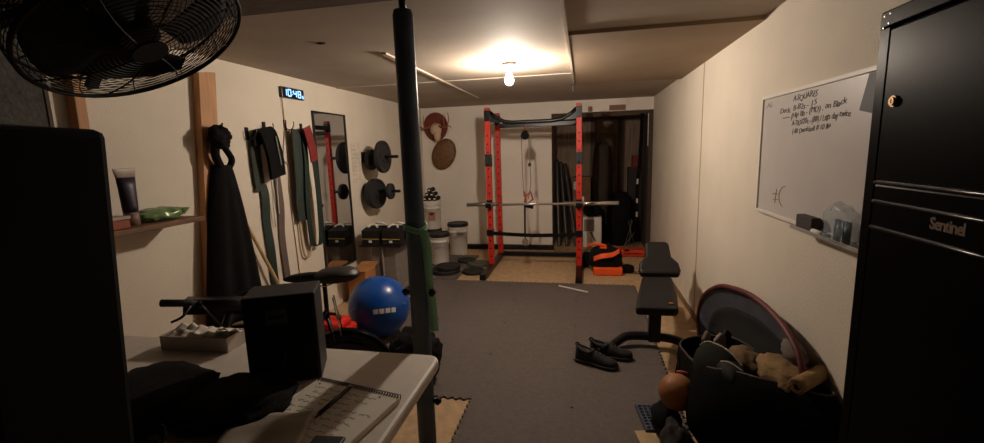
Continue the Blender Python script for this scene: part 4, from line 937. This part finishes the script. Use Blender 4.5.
b = B(); blob(b, (.645, 2.22, .42), (.10, .15, .10), 97, .05, 1.5, sub=4); obj('shell', b, m('olive', (28, 28, 24), .9, spec=.15), t, True)
b = B(); tube(b, curve([(.60, 2.34, .47), (.63, 2.29, .512), (.69, 2.19, .512), (.73, 2.11, .475)], 6), .005, 6); obj('pale_rim', b, m('rim_pale', (150, 142, 128), .5), t, True)
t = thing('dark_boot', 'black boot lying on the near left side of the duffel bag', 'boot', (.6, 1.98, .32))
b = B(); blob(b, (.66, 2.04, .46), (.06, .10, .06), 99, .08, 1.5, sub=4); obj('boot_body', b, m('boot_leather', (16, 15, 15), .7, spec=.2), t, True)
b = B(); tube(b, curve([(.63, 2.10, .50), (.65, 2.05, .522), (.69, 1.99, .512)], 6), .004, 6); obj('pale_rim', b, K['rim_pale'], t, True)
t = thing('orange_ball', 'orange ball with a pale stripe resting beside the duffel bag', 'ball', (.42, 2.45, .15))
oc = V((.465, 2.20, .275)); b = B(); bmesh.ops.create_uvsphere(b, u_segments=32, v_segments=20, radius=.088); bmesh.ops.scale(b, vec=(1, 1, 1.03), verts=b.verts); bmesh.ops.translate(b, verts=b.verts, vec=oc); obj('ball_skin', b, m('orange_leather', (148, 94, 50), .6, var=.2), t, True)
b = B(); tube(b, [oc+V((.062, -.062*math.cos(a), .062*math.sin(a))) for a in [-1.2+.2*k for k in range(15)]], .008, 6); obj('pale_stripe', b, m('stripe_pale', (176, 158, 134), .7), t, True)
b = B(); blob(b, (.435, 2.03, .10), (.07, .12, .10), 101, .25, 2.2, sub=4, flat=.013); one('dark_sweater', b, m('brown_black_cloth', (34, 28, 28), .95), 'dark crumpled sweater on the floor in front of the duffel bag', 'clothing', smooth=True)
b = B(); blob(b, (.425, 2.24, .10), (.075, .10, .09), 103, .2, 2, sub=3, flat=.013); one('black_cloth', b, FAB, 'black cloth heap under the orange ball', 'cloth', smooth=True)
b = B(); tube(b, curve([(.475, 2.26, .352), (.495, 2.24, .364), (.52, 2.23, .36)], 4), .008, 6); one('red_tag', b, m('red_tag', (150, 44, 30), .5), 'tiny red tag just above the orange ball', 'tag', smooth=True)
# grille and card on the floor
t = thing('floor_grille', 'small dark grid panel with blue-grey lattice lying on the foam tiles', 'grille', (.385, 2.36, .0125))
T = frame((.385, 2.36, .0125), .12)
b = B(); bx(b, -.075, .075, -.125, .125, 0, .012, T); obj('panel', b, BLK, t, bev=.003)
b = B()
for k in range(6): bx(b, -.068+.0262*k, -.062+.0262*k, -.118, .118, .012, .018, T)
for k in range(9): bx(b, -.068, .068, -.116+.028*k, -.110+.028*k, .012, .018, T)
obj('lattice', b, m('blue_grey', (78, 88, 112), .5), t)
b = B(); bx(b, -.07, .07, -.11, .11, 0, .006, frame((.36, 2.14, .0125), .2)); one('cream_card', b, m('cream_card', (190, 164, 122), .8), 'cream card lying on the foam tiles before the grid panel', 'card')

# ================================================================== WORLD / VIEW
wd = bpy.data.worlds.new('world'); bpy.context.scene.world = wd; wd.use_nodes = True
wd.node_tree.nodes['Background'].inputs[0].default_value = (0.01, .01, .012, 1)
vs = bpy.context.scene.view_settings; vs.view_transform = 'Standard'; vs.look = 'None'; vs.gamma = 1; vs.exposure = 0; vs.use_curve_mapping = False
cy = bpy.context.scene.cycles; cy.use_denoising = True; cy.max_bounces = 8; cy.diffuse_bounces = 5; cy.sample_clamp_indirect = 4
